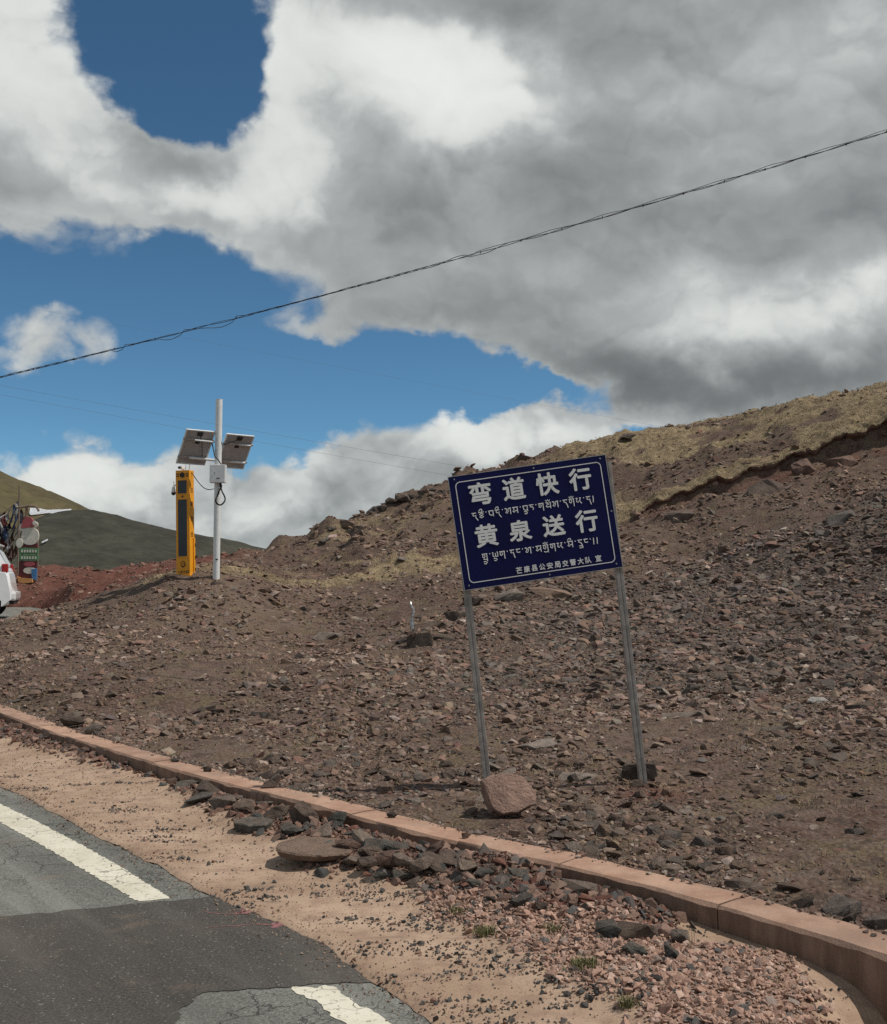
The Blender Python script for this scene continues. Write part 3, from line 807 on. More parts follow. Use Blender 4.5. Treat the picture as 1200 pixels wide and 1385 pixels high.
m_pink, nt, b = mat('pink_paint', 0.75)
setc(nt, b, mixc(nt, noise(nt, pos(nt), 40, 5, 0.7).ss(0.30, 0.68), (0.42, 0.15, 0.155), (0.10, 0.07, 0.065)))
def splash(head, tail, w0, lab):
    """a blot with a thin run-out trail"""
    a = at_z(*head, 0); pts = [at_z(*t, 0) for t in tail]; L, Rr = [], []
    ang = np.linspace(0, math.tau, 26, endpoint=False)
    bl = [(a.x + 1.25 * w0 * (1 + 0.25 * math.sin(3 * t + 1)) * math.cos(t), a.y + 1.7 * w0 * (1 + 0.2 * math.sin(2 * t)) * math.sin(t)) for t in ang]
    mbx = bmesh.new(); f = mbx.faces.new([mbx.verts.new((x, y, 0.0015)) for x, y in bl])
    prev = None
    for i, q in enumerate([a] + pts):
        w = (0.008 if i < 2 else 0.005) * (1 - 0.1 * i)
        n = (mbx.verts.new((q.x, q.y + w, 0.002)), mbx.verts.new((q.x, q.y - w, 0.002)))
        if prev: mbx.faces.new((prev[0], prev[1], n[1], n[0]))
        prev = n
    bmesh.ops.recalc_face_normals(mbx, faces=mbx.faces)
    for f in mbx.faces:
        if f.normal.z < 0: f.normal_flip()
    me = bpy.data.meshes.new('paint_splash'); mbx.to_mesh(me); mbx.free()
    tag(link('paint_splash', me, m_pink), lab, 'paint splash', 'pink paint splashes on the dark road patch')
splash((335, 1232), [(322, 1236), (305, 1237), (290, 1236), (276, 1233)], 0.030, 'pink paint splash with thin tail, upper of two on dark road patch')
splash((376, 1251), [(360, 1251), (345, 1250), (318, 1253), (300, 1253), (283, 1255)], 0.030, 'pink paint splash nearer the patch edge, lower of two on dark asphalt')

# ------------------------------------------------------------------ kerb
def kerb_mat():
    m, nt, b = mat('dusty_kerb', 0.92, spec=0.2)
    p = pos(nt)
    mid = noise(nt, p, 5, 5, 0.65); fin = noise(nt, p, 60, 4, 0.7)
    c = mixc(nt, mid.ss(0.3, 0.7), (0.335, 0.20, 0.14), (0.47, 0.31, 0.225))
    c = mixc(nt, fin.ss(0.55, 0.75) * 0.5, c, (0.24, 0.15, 0.11))
    oi = S(nt, nt.nodes.new('ShaderNodeObjectInfo').outputs['Random'])
    c = mixc(nt, 1.0, c, mixc(nt, oi, (0.84, 0.85, 0.87), (1.12, 1.1, 1.08)), 'MULTIPLY')
    c = mixc(nt, noise(nt, p, 2.2, 5, 0.65).ss(0.52, 0.68) * 0.6, c, (0.30, 0.215, 0.165))
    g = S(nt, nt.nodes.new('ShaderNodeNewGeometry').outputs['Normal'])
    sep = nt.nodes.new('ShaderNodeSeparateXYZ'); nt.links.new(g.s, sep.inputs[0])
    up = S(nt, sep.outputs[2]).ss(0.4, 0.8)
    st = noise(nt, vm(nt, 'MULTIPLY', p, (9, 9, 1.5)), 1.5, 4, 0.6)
    shaded_face = mixc(nt, st.ss(0.35, 0.65), (0.175, 0.115, 0.085), (0.27, 0.18, 0.135))  # upright side coloured darker than the top: its shade is painted in
    c = mixc(nt, up, shaded_face, c)
    setc(nt, b, c); bump(nt, b, fin * 0.5 + mid, 0.6, 0.012)
    return m
M_KERB = kerb_mat()
kerb = empty('kerb', (float(KERB[200, 0]), float(KERB[200, 1]), 0)); tag(kerb, kind='structure')
KW = 0.25
def kerb_piece(i0, i1, k):
    bmx = bmesh.new(); rings = []
    n = i1 - i0
    for j in range(n + 1):
        q = KERB[min(i0 + j, len(KERB) - 1)].copy(); nn = kn[min(i0 + j, len(KERB) - 1)]
        t = (KERB[min(i0 + j + 1, len(KERB) - 1)] - KERB[max(i0 + j - 1, 0)]); t = t / (np.hypot(*t) + 1e-9)
        if j == 0: q = q + t * 0.004
        if j == n: q = q - t * 0.004
        s = (i0 + j) * 0.05
        z0 = KZ + float(road_z(*q)) + 0.003 * math.sin(k * 2.3)
        e = 0.012 + 0.014 * abs(float(perlin(s * 5, 0, 90))) + 0.022 * max(0, float(perlin(s * 3.6, 3, 91)) - 0.22)
        bw = KW + 0.03 * float(perlin(s * 1.7, 5, 92)) + 0.02 * float(perlin(s * 6, 5, 93))
        dz = 0.005 * float(perlin(s * 3, 1, 94))
        prof = [(0.0, -0.55), (0.0 + 0.004 * math.sin(s * 9), -0.10), (0.0, -e), (e * 0.9, dz), (bw * 0.5, dz + 0.003), (bw - 0.02, dz), (bw, -0.02), (bw, -0.5)]
        rings.append([bmx.verts.new((q[0] + nn[0] * u, q[1] + nn[1] * u, z0 + v)) for u, v in prof])
    for A, B in zip(rings, rings[1:]):
        for a in range(len(A)):
            bmx.faces.new((A[a], A[(a + 1) % len(A)], B[(a + 1) % len(A)], B[a]))
    bmx.faces.new(rings[0]); bmx.faces.new(rings[-1][::-1])
    bmesh.ops.recalc_face_normals(bmx, faces=bmx.faces)
    c = Vector(kerb.location)
    bmesh.ops.translate(bmx, verts=bmx.verts, vec=-c)
    me = bpy.data.meshes.new('kerb_segment'); bmx.to_mesh(me); bmx.free()
    me.polygons.foreach_set('use_smooth', [True] * len(me.polygons)); me.set_sharp_from_angle(angle=R(38))
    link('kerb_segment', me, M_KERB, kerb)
i, k = 0, 0
while i < len(KERB) - 2:
    n = 20 if k % 3 else 15
    kerb_piece(i, min(i + n, len(KERB) - 1), k); i += n; k += 1

# ------------------------------------------------------------------ stones
def hull(seed, n=11, flat=0.62, sub=0, amp=0.0):
    r = np.random.default_rng(seed); bmx = bmesh.new()
    P_ = r.normal(size=(n, 3)); P_ /= np.linalg.norm(P_, axis=1)[:, None]
    P_ = np.sign(P_) * np.abs(P_) ** 0.8 * r.uniform(0.75, 1.0, (n, 1))
    P_ *= np.array([1.0, r.uniform(0.6, 0.95), flat * r.uniform(0.75, 1.2)])
    for q in P_: bmx.verts.new(q)
    g = bmesh.ops.convex_hull(bmx, input=bmx.verts)
    bmesh.ops.delete(bmx, geom=[e for e in g['geom_interior'] if isinstance(e, bmesh.types.BMVert)], context='VERTS')
    if sub:
        bmesh.ops.bevel(bmx, geom=list(bmx.edges), offset=0.022, segments=1, affect='EDGES', profile=0.5)
        bmesh.ops.triangulate(bmx, faces=bmx.faces)
        if sub > 1: bmesh.ops.subdivide_edges(bmx, edges=bmx.edges, cuts=sub - 1, use_grid_fill=True)
        bmesh.ops.triangulate(bmx, faces=bmx.faces)
        for v in bmx.verts:
            c_ = v.co * 2.3
            d = float(perlin(c_.x + c_.z * 1.7, c_.y - c_.z * 1.3, seed)) * amp + float(perlin(c_.x * 3 + c_.z * 4, c_.y * 3 - c_.z * 3.5, seed + 3)) * amp * 0.5
            v.co += v.co.normalized() * d
    bmesh.ops.triangulate(bmx, faces=bmx.faces); bmesh.ops.recalc_face_normals(bmx, faces=bmx.faces)
    bmx.verts.ensure_lookup_table()
    Vv = np.array([v.co[:] for v in bmx.verts]); Ff = np.array([[v.index for v in f.verts] for f in bmx.faces])
    bmx.free()
    ext = Vv.max(0) - Vv.min(0); Vv = Vv - (Vv.max(0) + Vv.min(0)) / 2; Vv /= ext.max() / 2
    return Vv, Ff
BASE = [hull(100 + i, 9 + i % 4, 0.30 + 0.055 * (i % 6)) for i in range(14)]

def rotm(n, tilt, r):
    """random yaw with a little tilt, as (n,3,3)"""
    a = r.uniform(0, math.tau, n); t = r.normal(0, tilt, n); u = r.normal(0, tilt, n)
    ca, sa, ct, st, cu, su = np.cos(a), np.sin(a), np.cos(t), np.sin(t), np.cos(u), np.sin(u)
    z = np.zeros(n); o = np.ones(n)
    Rz = np.stack([ca, -sa, z, sa, ca, z, z, z, o], 1).reshape(n, 3, 3)
    Rx = np.stack([o, z, z, z, ct, -st, z, st, ct], 1).reshape(n, 3, 3)
    Ry = np.stack([cu, z, su, z, o, z, -su, z, cu], 1).reshape(n, 3, 3)
    return Rz @ Rx @ Ry

def stones(name, P_, rad, colr, m, r, tilt=0.3):
    """one mesh of many stones; P_ (n,3) centres, rad (n,), colr (n,3)"""
    n = len(P_); which = r.integers(0, len(BASE), n); Rm = rotm(n, tilt, r); VV, FF, CC, off = [], [], [], 0
    for k, (bv, bf) in enumerate(BASE):
        ii = np.nonzero(which == k)[0]
        if not len(ii): continue
        v = np.einsum('nij,vj->nvi', Rm[ii], bv) * rad[ii, None, None] + P_[ii, None, :]
        nv = len(bv)
        f = bf[None] + (np.arange(len(ii)) * nv)[:, None, None] + off
        VV.append(v.reshape(-1, 3)); FF.append(f.reshape(-1, 3)); CC.append(np.repeat(colr[ii], nv, 0)); off += nv * len(ii)
    return tag(link(name, np_mesh(name, np.concatenate(VV), np.concatenate(FF), m, False, {'tone': np.concatenate(CC)})), kind='stuff')

def stone_mat(name, rough=0.9, sc_=1.0):
    m, nt, b = mat(name, rough, spec=0.25)
    p = pos(nt)
    c = attr(nt, 'tone', 'Color')
    c = mixc(nt, 1.0, c, mixc(nt, noise(nt, p, 45 * sc_, 4, 0.7).ss(0.25, 0.75), (0.72, 0.72, 0.72), (1.22, 1.2, 1.18)), 'MULTIPLY')
    setc(nt, b, c); bump(nt, b, noise(nt, p, 60 * sc_, 4, 0.7), 0.6, 0.008)
    return m
M_STONE = stone_mat('loose_stone')
TONES = np.array([(0.235, 0.165, 0.125), (0.195, 0.138, 0.108), (0.16, 0.120, 0.098), (0.27, 0.205, 0.165), (0.205, 0.172, 0.148), (0.205, 0.128, 0.10), (0.37, 0.31, 0.26), (0.108, 0.086, 0.072), (0.15, 0.134, 0.118)])
TONE_NAMES = ['brown', 'brown', 'dull brown', 'light brown', 'grey', 'reddish', 'pale', 'dark', 'dark grey']

# candidates over the whole slope, chosen evenly over what a viewer near here sees
def scatter(n, r):
    px = r.uniform(-330, 1750, n); D = np.exp(r.uniform(math.log(4.6), math.log(47), n))
    x = (px - 600) / FPX * D; y = D
    d = sdist(x, y)
    ok = d > np.where(y < 18, 0.34, 0.3)
    x, y, d = x[ok], y[ok], d[ok]
    turf, red, grey = zones(x, y)
    clump = fbm(x * 0.55, y * 0.4, 4, 120)
    w = (0.55 + 0.95 * clump * (1 - 0.6 * grey) + 0.55 * grey) * (1 - 0.86 * turf) * (1 - 0.45 * red) * (0.75 + 0.25 * sstep(8, 13, y))
    keep = r.uniform(0, 1, len(x)) < np.clip(w, 0.03, 1)
    return x[keep], y[keep], turf[keep], red[keep], grey[keep]
rs = np.random.default_rng(5)
sxx, syy, sturf, sred, sgrey = scatter(243000, rs)
n = len(sxx)
rmin = 0.0072 + 0.00066 * syy
srad = rmin * np.minimum((1 - rs.uniform(0, 1, n) ** 1.0 * 0.998) ** (-0.43), 5.0) * (1 + 0.25 * sgrey)
srad = np.minimum(srad, 0.34)
tw = rs.choice(len(TONES), n, p=[.20, .19, .14, .15, .11, .045, .065, .06, .04])
tw = np.where((sgrey > 0.5) & (rs.uniform(0, 1, n) < 0.55), rs.choice([2, 4, 7, 8, 1, 8], n), tw)
tw = np.where((sred > 0.5) & (rs.uniform(0, 1, n) < 0.65), 5, tw)
scol = 0.90 * TONES[tw] * np.array([1.04, 0.98, 0.96]) * rs.uniform(0.8, 1.22, (n, 1)) * rs.normal(1, 0.03, (n, 3))
scol = scol * (1 + 0.28 * fbm(sxx * 0.30, syy * 0.24, 3, 180))[:, None]
sz = ground(sxx, syy)
SP = np.stack([sxx, syy, sz + srad * 0.06], 1)
# the largest in view become rocks of their own
ppx = 600 + sxx / syy * FPX; ppy = 780 - (sz - CAMZ) / syy * FPX
view = (ppx > 4) & (ppx < 1196) & (ppy < 1300)
# stay clear of the sign posts and named rocks
big = np.argsort(-(srad / syy) * view)[:235]
mask = np.ones(n, bool); mask[big] = False
stones('stone_scatter', SP[mask], srad[mask], scol[mask], M_STONE, rs)
# ------------------------------------------------------------------ rocks one by one
def rock_mat(name, c, var=0.35, speck=None, dustk=0.35):
    m, nt, b = mat(name, 0.9, spec=0.25)
    t = objco(nt)
    oi = S(nt, nt.nodes.new('ShaderNodeObjectInfo').outputs['Random'])
    v = vm(nt, 'ADD', t, vm(nt, 'SCALE', (17.0, 9.0, 23.0), scale=oi))
    n1 = noise(nt, v, 1.6, 5, 0.65); n2 = noise(nt, v, 9, 5, 0.7)
    a = mixc(nt, n1.ss(0.3, 0.7), tuple(x * (1 - var) for x in c), tuple(x * (1 + var) for x in c))
    a = mixc(nt, n2.ss(0.55, 0.72) * 0.5, a, tuple(x * 0.5 for x in c))
    if speck: a = mixc(nt, noise(nt, v, 26, 3, 0.6).ss(0.62, 0.70) * 0.8, a, speck)
    g_ = nt.nodes.new('ShaderNodeNewGeometry'); sp_ = nt.nodes.new('ShaderNodeSeparateXYZ'); nt.links.new(g_.outputs['Normal'], sp_.inputs[0])
    dust = S(nt, sp_.outputs[2]).ss(0.35, 0.95) * noise(nt, v, 5, 5, 0.7).ss(0.38, 0.62)
    a = mixc(nt, dust * dustk, a, (0.25, 0.175, 0.13))
    a = mixc(nt, 1.0, a, mixc(nt, oi, (0.82, 0.82, 0.84), (1.18, 1.16, 1.12)), 'MULTIPLY')
    setc(nt, b, a); bump(nt, b, n2 + n1 * 0.6, 0.8, 0.05)
    return m
RM = {nm: rock_mat('rock_' + nm.replace(' ', '_'), 0.90 * TONES[TONE_NAMES.index(nm)]) for nm in dict.fromkeys(TONE_NAMES)}
RM['granite'] = rock_mat('rock_granite', (0.37, 0.24, 0.19), 0.22, (0.58, 0.48, 0.42))
RM['asphalt'] = rock_mat('broken_asphalt', (0.115, 0.115, 0.103), 0.4, (0.28, 0.27, 0.25), 0.6)
RM['pink'] = rock_mat('rock_pink', (0.36, 0.21, 0.165), 0.3)
RM['white'] = rock_mat('rock_white', (0.62, 0.58, 0.53), 0.15)
RM['concrete'] = rock_mat('broken_concrete', (0.30, 0.235, 0.19), 0.25)
SHAPES = [hull(300 + i, 12 + i % 5, 0.36 + 0.06 * (i % 6), 2, 0.085) for i in range(12)]
_rmesh = {}
def rock_mesh(k, tone, shape=None):
    key = (k, tone)
    if key not in _rmesh:
        v, f = SHAPES[k] if shape is None else shape
        _rmesh[key] = np_mesh('rock', v, f, RM[tone], False)
    return _rmesh[key]
def slope_quat(x, y, k=0.85):
    e_ = 0.25 + 0.01 * y; z = ground(np.array([x + e_, x - e_, x, x]), np.array([y, y, y + e_, y - e_]))
    n_ = Vector((-(z[0] - z[1]) / (2 * e_) * k, -(z[2] - z[3]) / (2 * e_) * k, 1)).normalized()
    return Vector((0, 0, 1)).rotation_difference(n_)
def rock(p, r, tone, label, group=None, k=None, size=None, rz=None, tilt=0.15, name='rock', cat='rock', sink=0.25, rx=None, ry=None, detail=None, on_slope=False):
    k = random.randrange(len(SHAPES)) if k is None else k
    me = rock_mesh(k, tone) if detail is None else np_mesh(name, *detail, RM[tone], False)
    o = link(name, me)
    s = size or (r, r, r)
    o.scale = s
    o.rotation_euler = (random.gauss(0, tilt) if rx is None else rx, random.gauss(0, tilt) if ry is None else ry, random.uniform(0, math.tau) if rz is None else rz)
    if on_slope:
        o.rotation_euler = (slope_quat(p[0], p[1]).to_matrix() @ o.rotation_euler.to_matrix()).to_euler()
    zz_ = float(np.abs(np.array([v.co.z for v in me.vertices])).max()) if not on_slope or size else 0.5
    o.location = (p[0], p[1], p[2] + s[2] * zz_ * (1 - 2 * sink) * 0.8)
    return tag(o, label, cat, group)

def where_on_slope(px, py):
    v = ('just above the kerb' if py > 1090 else 'on the lower slope' if py > 990 else 'below mid slope' if py > 900 else 'at mid slope' if py > 820 else 'high on the slope' if py > 720 else 'near the skyline')
    h = ('left of the yellow pillar' if px < 232 else 'under the solar pole' if px < 340 else 'left of the sign' if px < 480 else 'left beside the sign' if px < 610 else 'under the sign' if px < 740 else 'under the right signpost' if px < 860 else 'right of the sign' if px < 950 else 'farther right of sign' if px < 1070 else 'at far right')
    return v + ' ' + h
groups_ = {}
for j in big: groups_.setdefault((TONE_NAMES[tw[j]], where_on_slope(ppx[j], ppy[j])), []).append(j)
ORD = ['leftmost', 'second', 'third', 'fourth', 'fifth', 'sixth', 'seventh', 'eighth', 'ninth', 'tenth'] + ['%dth' % k for k in range(11, 40)]
for (tn, wh), js in groups_.items():
    js.sort(key=lambda j: ppx[j])
    for i, j in enumerate(js):
        lab = f"{tn} rock {wh}" + ('' if len(js) == 1 else f", {ORD[i]}{' from left' if i else ''} of {len(js)}")
        rock(SP[j] - np.array([0, 0, srad[j] * 0.10]), srad[j], tn, lab, 'rocks scattered over the stony slope', tilt=0.2, on_slope=True)

def zx(k, detail=None):
    return float((SHAPES[k] if detail is None else detail)[0][:, 2].max())
def at_px(px, py): return hit(px, py)
def special(px, py, w, h, tone, label, flat=None, group=None, depth=1.0, sink=0.42, rz=None, k=None, name='rock', cat='rock', **kw):
    """w, h: size in photo pixels"""
    p = at_px(px, py); u = p.y / FPX; k = random.randrange(len(SHAPES)) if k is None else k
    return rock(p, 0, tone, label, group, size=(w * u / 2, w * u / 2 * depth, h * u / 2 * 0.9 / zx(k)), sink=sink, rz=rz if rz is not None else random.uniform(-0.3, 0.3), tilt=0.06, k=k, name=name, cat=cat, on_slope=True, **kw)

# boulder at the foot of the left post
bp = at_px(688, 1108); u = bp.y / FPX
def shaped(front, thick, lean, seed, amp):
    """a slab-like boulder: front outline in (x, z) units, leaning back"""
    bmx = bmesh.new(); r_ = random.Random(seed)
    for x, z in front:
        bmx.verts.new((x, -thick * r_.uniform(.35, .55), z)); bmx.verts.new((x * .86 + r_.uniform(-.05, .05), thick * r_.uniform(.45, .7), z * .86))
    g = bmesh.ops.convex_hull(bmx, input=bmx.verts)
    bmesh.ops.bevel(bmx, geom=list(bmx.edges), offset=0.04, segments=1, affect='EDGES', profile=.5)
    bmesh.ops.triangulate(bmx, faces=bmx.faces)
    for _ in range(2):
        bmesh.ops.subdivide_edges(bmx, edges=[e for e in bmx.edges if e.calc_length() > .16], cuts=1); bmesh.ops.triangulate(bmx, faces=bmx.faces)
    bmesh.ops.rotate(bmx, verts=bmx.verts, matrix=Matrix.Rotation(lean, 3, 'X'), cent=(0, 0, 0))
    for v in bmx.verts:
        c_ = v.co * 2.2
        v.co += v.co.normalized() * (float(perlin(c_.x + c_.z * 1.7, c_.y - c_.z * 1.3, seed)) * amp + float(perlin(c_.x * 4 + c_.z * 4, c_.y * 4 - c_.z * 3.5, seed + 3)) * amp * .6)
    bmesh.ops.recalc_face_normals(bmx, faces=bmx.faces); bmx.verts.ensure_lookup_table()
    out = np.array([v.co[:] for v in bmx.verts]), np.array([[v.index for v in f.verts] for f in bmx.faces]); bmx.free(); return out
bshape = shaped([(-1.0, .42), (-.80, .62), (-.1, .80), (.45, .72), (.98, .10), (.92, -.30), (.35, -.62), (-.25, -.74), (-.62, -.55)], 0.9, R(-30), 31, 0.035)
o = rock((bp.x, bp.y + 0.12, bp.z), 0, 'granite', 'reddish granite boulder leaning at the foot of the left sign post', None,
         size=(38 * u, 38 * u, 38 * u), rz=0.12, rx=0.0, ry=0.10, sink=0.06, name='boulder', cat='boulder', detail=bshape)
bp2 = hit(868, 1060); u2 = bp2.y / FPX
rock((bp2.x, bp2.y + 0.12, bp2.z), 0, 'dark', 'dark square rock behind the foot of the right sign post', None, size=(25 * u2, 20 * u2, 25 * u2), rz=-0.1, rx=0.0, ry=-0.06, sink=0.12,
     detail=shaped([(-1, -.5), (-.95, .1), (-.8, .52), (.2, .60), (.9, .50), (1, -.1), (.85, -.6), (-.4, -.7)], 0.9, 0.0, 35, 0.03))
special(728, 1012, 54, 22, 'pale', 'pale flat stone on the slope between the two sign posts', depth=0.9, rz=0.2, k=0)
special(782, 1054, 56, 14, 'pale', 'long pale grey slab below the sign, nearer the right post', depth=0.8, k=6)
special(924, 970, 70, 14, 'grey', 'long grey slab on bare ground right of the right post', depth=0.6, k=6, rz=0.05)
special(1062, 988, 74, 11, 'dark grey', 'low dark plank-like slab lying right of the sign', depth=0.4, k=6, rz=0.12)
special(1104, 951, 34, 13, 'white', 'whitish splintered stone on the right of slope', depth=0.7, k=4)
special(1165, 960, 40, 18, 'dull brown', 'rounded brown rock beside the whitish splintered stone', k=2)
special(690, 812, 44, 24, 'grey', 'large grey rock partly hidden under the blue sign', depth=0.8, k=1)
special(745, 806, 60, 18, 'brown', 'broad brown rock just under the blue sign', depth=0.8, k=7)
special(640, 818, 30, 22, 'dark', 'dark rock left of the post under the sign', k=5)
special(445, 862, 40, 14, 'grey', 'flat grey slab lying left of the broken post stump', k=6)
special(1033, 668, 54, 34, 'dull brown', 'big dark rock fallen from the turf bank', k=8)
special(1088, 640, 32, 30, 'reddish', 'upright reddish rock standing under the turf bank', k=9)
special(1138, 628, 40, 20, 'reddish', 'low reddish rock under the right end of the bank', k=2)
special(1138, 706, 42, 18, 'dark grey', 'flat dark slab alone below the turf bank', k=6)
special(920, 700, 40, 18, 'dull brown', 'mossy brown rock below left end of turf bank', k=7)
special(848, 595, 24, 8, 'dark', 'dark rock sitting on the grassy skyline right of the sign', k=4)
special(530, 684, 20, 12, 'dark', 'dark rock on the rocky skyline left of the sign', k=3)
special(487, 716, 20, 12, 'dull brown', 'brown boulder low on the skyline left of the sign', k=5)
special(595, 668, 18, 11, 'dark', 'dark rock on the skyline touching the left of sign', k=8)
rk = random.Random(17)
for i, (px, dy) in enumerate([(405, 2), (425, 3), (450, 1), (470, 4), (505, 1), (517, 3), (545, 1), (556, 3), (572, 1), (584, 3), (440, 16), (480, 22), (540, 18), (575, 24)]):
    py0 = float(np.interp(px, [370, 430, 500, 560, 600], [747, 722, 692, 669, 656])) + dy + 2
    w_ = rk.uniform(12, 24)
    special(px, py0, w_, w_ * rk.uniform(.5, .75), rk.choice(['dull brown', 'dark', 'brown', 'dark grey']), f"rock on the rocky ridge left of the sign, {ORD[i]} of ten along the skyline" if dy < 10 else f"rock just below the rocky ridge left of sign, {ORD[i - 10]} of four from left", sink=.3)
# along the back of the kerb, right
special(1087, 1226, 40, 24, 'dark', 'dark rock lying against the back of the kerb', k=3, depth=0.8)
special(1138, 1234, 46, 34, 'grey', 'large grey rock by the kerb near right edge', k=1, depth=0.9)
special(1152, 1247, 26, 18, 'dark', 'small black rock before the large grey kerbside rock', k=5)
special(1188, 1252, 40, 28, 'grey', 'grey rock at the right edge of photo above the kerb', k=7)
special(1000, 1199, 40, 18, 'light brown', 'low light brown rock tight behind the kerb', k=2)

# stones lying on the kerb itself
def on_kerb(px, py, w, h, tone, label, k):
    p = at_z(px, py, KZ); p.z += float(road_z(p.x, p.y)); u = p.y / FPX
    rock(p, 0, tone, label, 'stones lying on the kerb', size=(w * u / 2, w * u * 0.38, h * u / 2 * 0.85 / zx(k)), sink=0.02, rz=random.uniform(-0.2, 0.2), tilt=0.05, k=k)
on_kerb(99, 983, 38, 19, 'dark', 'dark blocky rock sitting on the far end of kerb', 3)
on_kerb(126, 993, 27, 18, 'grey', 'grey rounded rock on the kerb beside a dark block', 1)
on_kerb(236, 1030, 13, 6, 'dark grey', 'flat dark pebble on the kerb past the two rocks', 4)
on_kerb(281, 1044, 13, 11, 'dull brown', 'small brown stone on the kerb before the rubble starts', 2)
on_kerb(364, 1066, 22, 15, 'dull brown', 'brown wedge of stone on the kerb by the rubble', 8)
on_kerb(531, 1106, 15, 11, 'dark', 'small dark cube of stone alone on the kerb', 3)
on_kerb(631, 1134, 14, 10, 'reddish', 'small reddish stone on kerb below the granite boulder', 5)

# broken stump with its bent metal bar
bp = at_px(568, 876); u = bp.y / FPX
st = empty('broken_post_stump', bp); tag(st, 'dark broken concrete stump with a bent metal bar standing out of it', 'post stump')
v_, f_ = shaped([(-1, -.8), (-1, .45), (-.6, .75), (.75, .9), (1, .5), (.95, -.8)], 0.95, 0.0, 77, 0.03)
oo = link('block', np_mesh('block', v_, f_, RM['dark'], False), None, st); oo.scale = (18 * u, 15 * u, 14 * u); oo.location = (0, 0.1, 8 * u)
m_metal, nt, b = mat('scraped_metal', 0.35, 0.9); setc(nt, b, mixc(nt, noise(nt, objco(nt), 20, 4, 0.6).ss(0.45, 0.6), (0.55, 0.55, 0.55), (0.30, 0.24, 0.20)))
MB().tube([(-8 * u, 0, 14 * u), (-10 * u, 0, 26 * u), (-11 * u, 0.02, 38 * u), (-8 * u, 0.02, 50 * u), (-12 * u, 0.03, 56 * u), (-13 * u, 0.03, 62 * u)],
          [3.2 * u, 3.4 * u, 2.6 * u, 1.8 * u, 1.6 * u, 0.8 * u], 8).build('bent_bar', m_metal, st, smooth=True)
for i, (px, py, w, h, tn, lb) in enumerate([(600, 866, 30, 14, 'dark', 'dark rock close right of the broken post stump'), (520, 876, 36, 15, 'dull brown', 'brown rock close left of the broken post stump'),
                          (548, 868, 26, 14, 'dark', 'dark rock touching the broken post stump'), (618, 838, 34, 22, 'dark', 'dark rock uphill from the broken post stump'), (590, 850, 38, 14, 'dull brown', 'brown slab just uphill of the broken post stump')]):
    special(px, py, w, h, tn, lb, k=i + 2)

# ------------------------------------------------------------------ rubble in the gutter
def bed(px, py):
    p = at_z(px, py, 0.06)
    for _ in range(3):
        p = at_z(px, py, shoulder_z(p.x, p.y) + 0.01)
    return p
def chunk(px, py, w, h, tone, label, group, depth=0.8, sink=0.2, k=None, name='rock', cat='rock', rz=None, detail=None, ry=None, tilt=0.25):
    p = bed(px, py); u = p.y / FPX; k = random.randrange(len(SHAPES)) if k is None else k
    return rock(p, 0, tone, label, group, size=(w * u / 2, w * u / 2 * depth, h * u / 2 * 0.9 / zx(k, detail)), sink=sink, rz=rz if rz is not None else random.uniform(-0.5, 0.5), tilt=tilt, k=k, name=name, cat=cat, detail=detail, ry=ry)
GA = 'broken asphalt and rock dumped in the gutter'
slab = shaped([(-1, -.1), (-.75, .45), (-.2, .62), (.5, .55), (.95, .2), (1, -.2), (.5, -.55), (-.1, -.62), (-.7, -.5)], 0.20, R(-90), 41, 0.022)
chunk(428, 1150, 112, 12, 'brown', 'largest flat broken slab lying at the edge of the rubble', GA, depth=1.5, detail=slab, name='broken_slab', cat='slab', rz=-0.35, sink=0.36, tilt=0.02)
chunk(342, 1116, 60, 14, 'asphalt', 'flat broken slab at the upper end of the rubble', GA, depth=1.2, detail=shaped([(-1, 0), (-.6, .5), (.3, .6), (.9, .3), (1, -.3), (.2, -.6), (-.7, -.4)], 0.4, R(-90), 43, 0.03), name='broken_slab', cat='slab', rz=-0.4, sink=0.5, tilt=0.04)
chunk(414, 1112, 46, 36, 'dull brown', 'squared brown block standing in the middle of the rubble', GA, k=3, name='rock')
chunk(455, 1118, 40, 30, 'asphalt', 'dark greenish asphalt lump beside the squared brown block', GA, name='asphalt_chunk', cat='asphalt lump', k=1)
chunk(300, 1090, 40, 20, 'concrete', 'pale lump at the upper left of the rubble', GA, k=7)
chunk(525, 1170, 30, 26, 'reddish', 'upright reddish rock between the dark asphalt lumps', GA, k=9)
chunk(570, 1172, 34, 18, 'light brown', 'mossy yellowish lump lying among dark asphalt lumps', GA, k=2)
chunk(603, 1148, 36, 18, 'pink', 'pink rock in the rubble against the kerb', GA, k=4)
chunk(632, 1176, 30, 18, 'concrete', 'light brown rock near the lower end of rubble', GA, k=5)
chunk(700, 1186, 34, 18, 'asphalt', 'last dark asphalt lump at lower end of rubble', GA, name='asphalt_chunk', cat='asphalt lump', k=0)
chunk(782, 1206, 52, 22, 'concrete', 'long light brown rock at the foot of kerb past the rubble', GA, depth=0.6, k=6, rz=-0.3)
chunk(818, 1208, 22, 16, 'grey', 'small grey rock at the kerb foot on red earth', GA, k=3)
chunk(704, 1222, 36, 18, 'dark grey', 'dark grey smooth rock alone on the red earth', GA, depth=0.7, k=0)
chunk(665, 1220, 16, 12, 'dark', 'small dark rock on the dirt left of a dark smooth one', GA, k=2)
chunk(733, 1228, 20, 12, 'dull brown', 'small brown rock on the dirt right of a dark smooth one', GA, k=5)
chunk(862, 1222, 30, 14, 'light brown', 'light flat rock at the right end of red earth', GA, k=6)
chunk(880, 1226, 26, 18, 'dull brown', 'dark brown rock at the right end of red earth', GA, k=8)
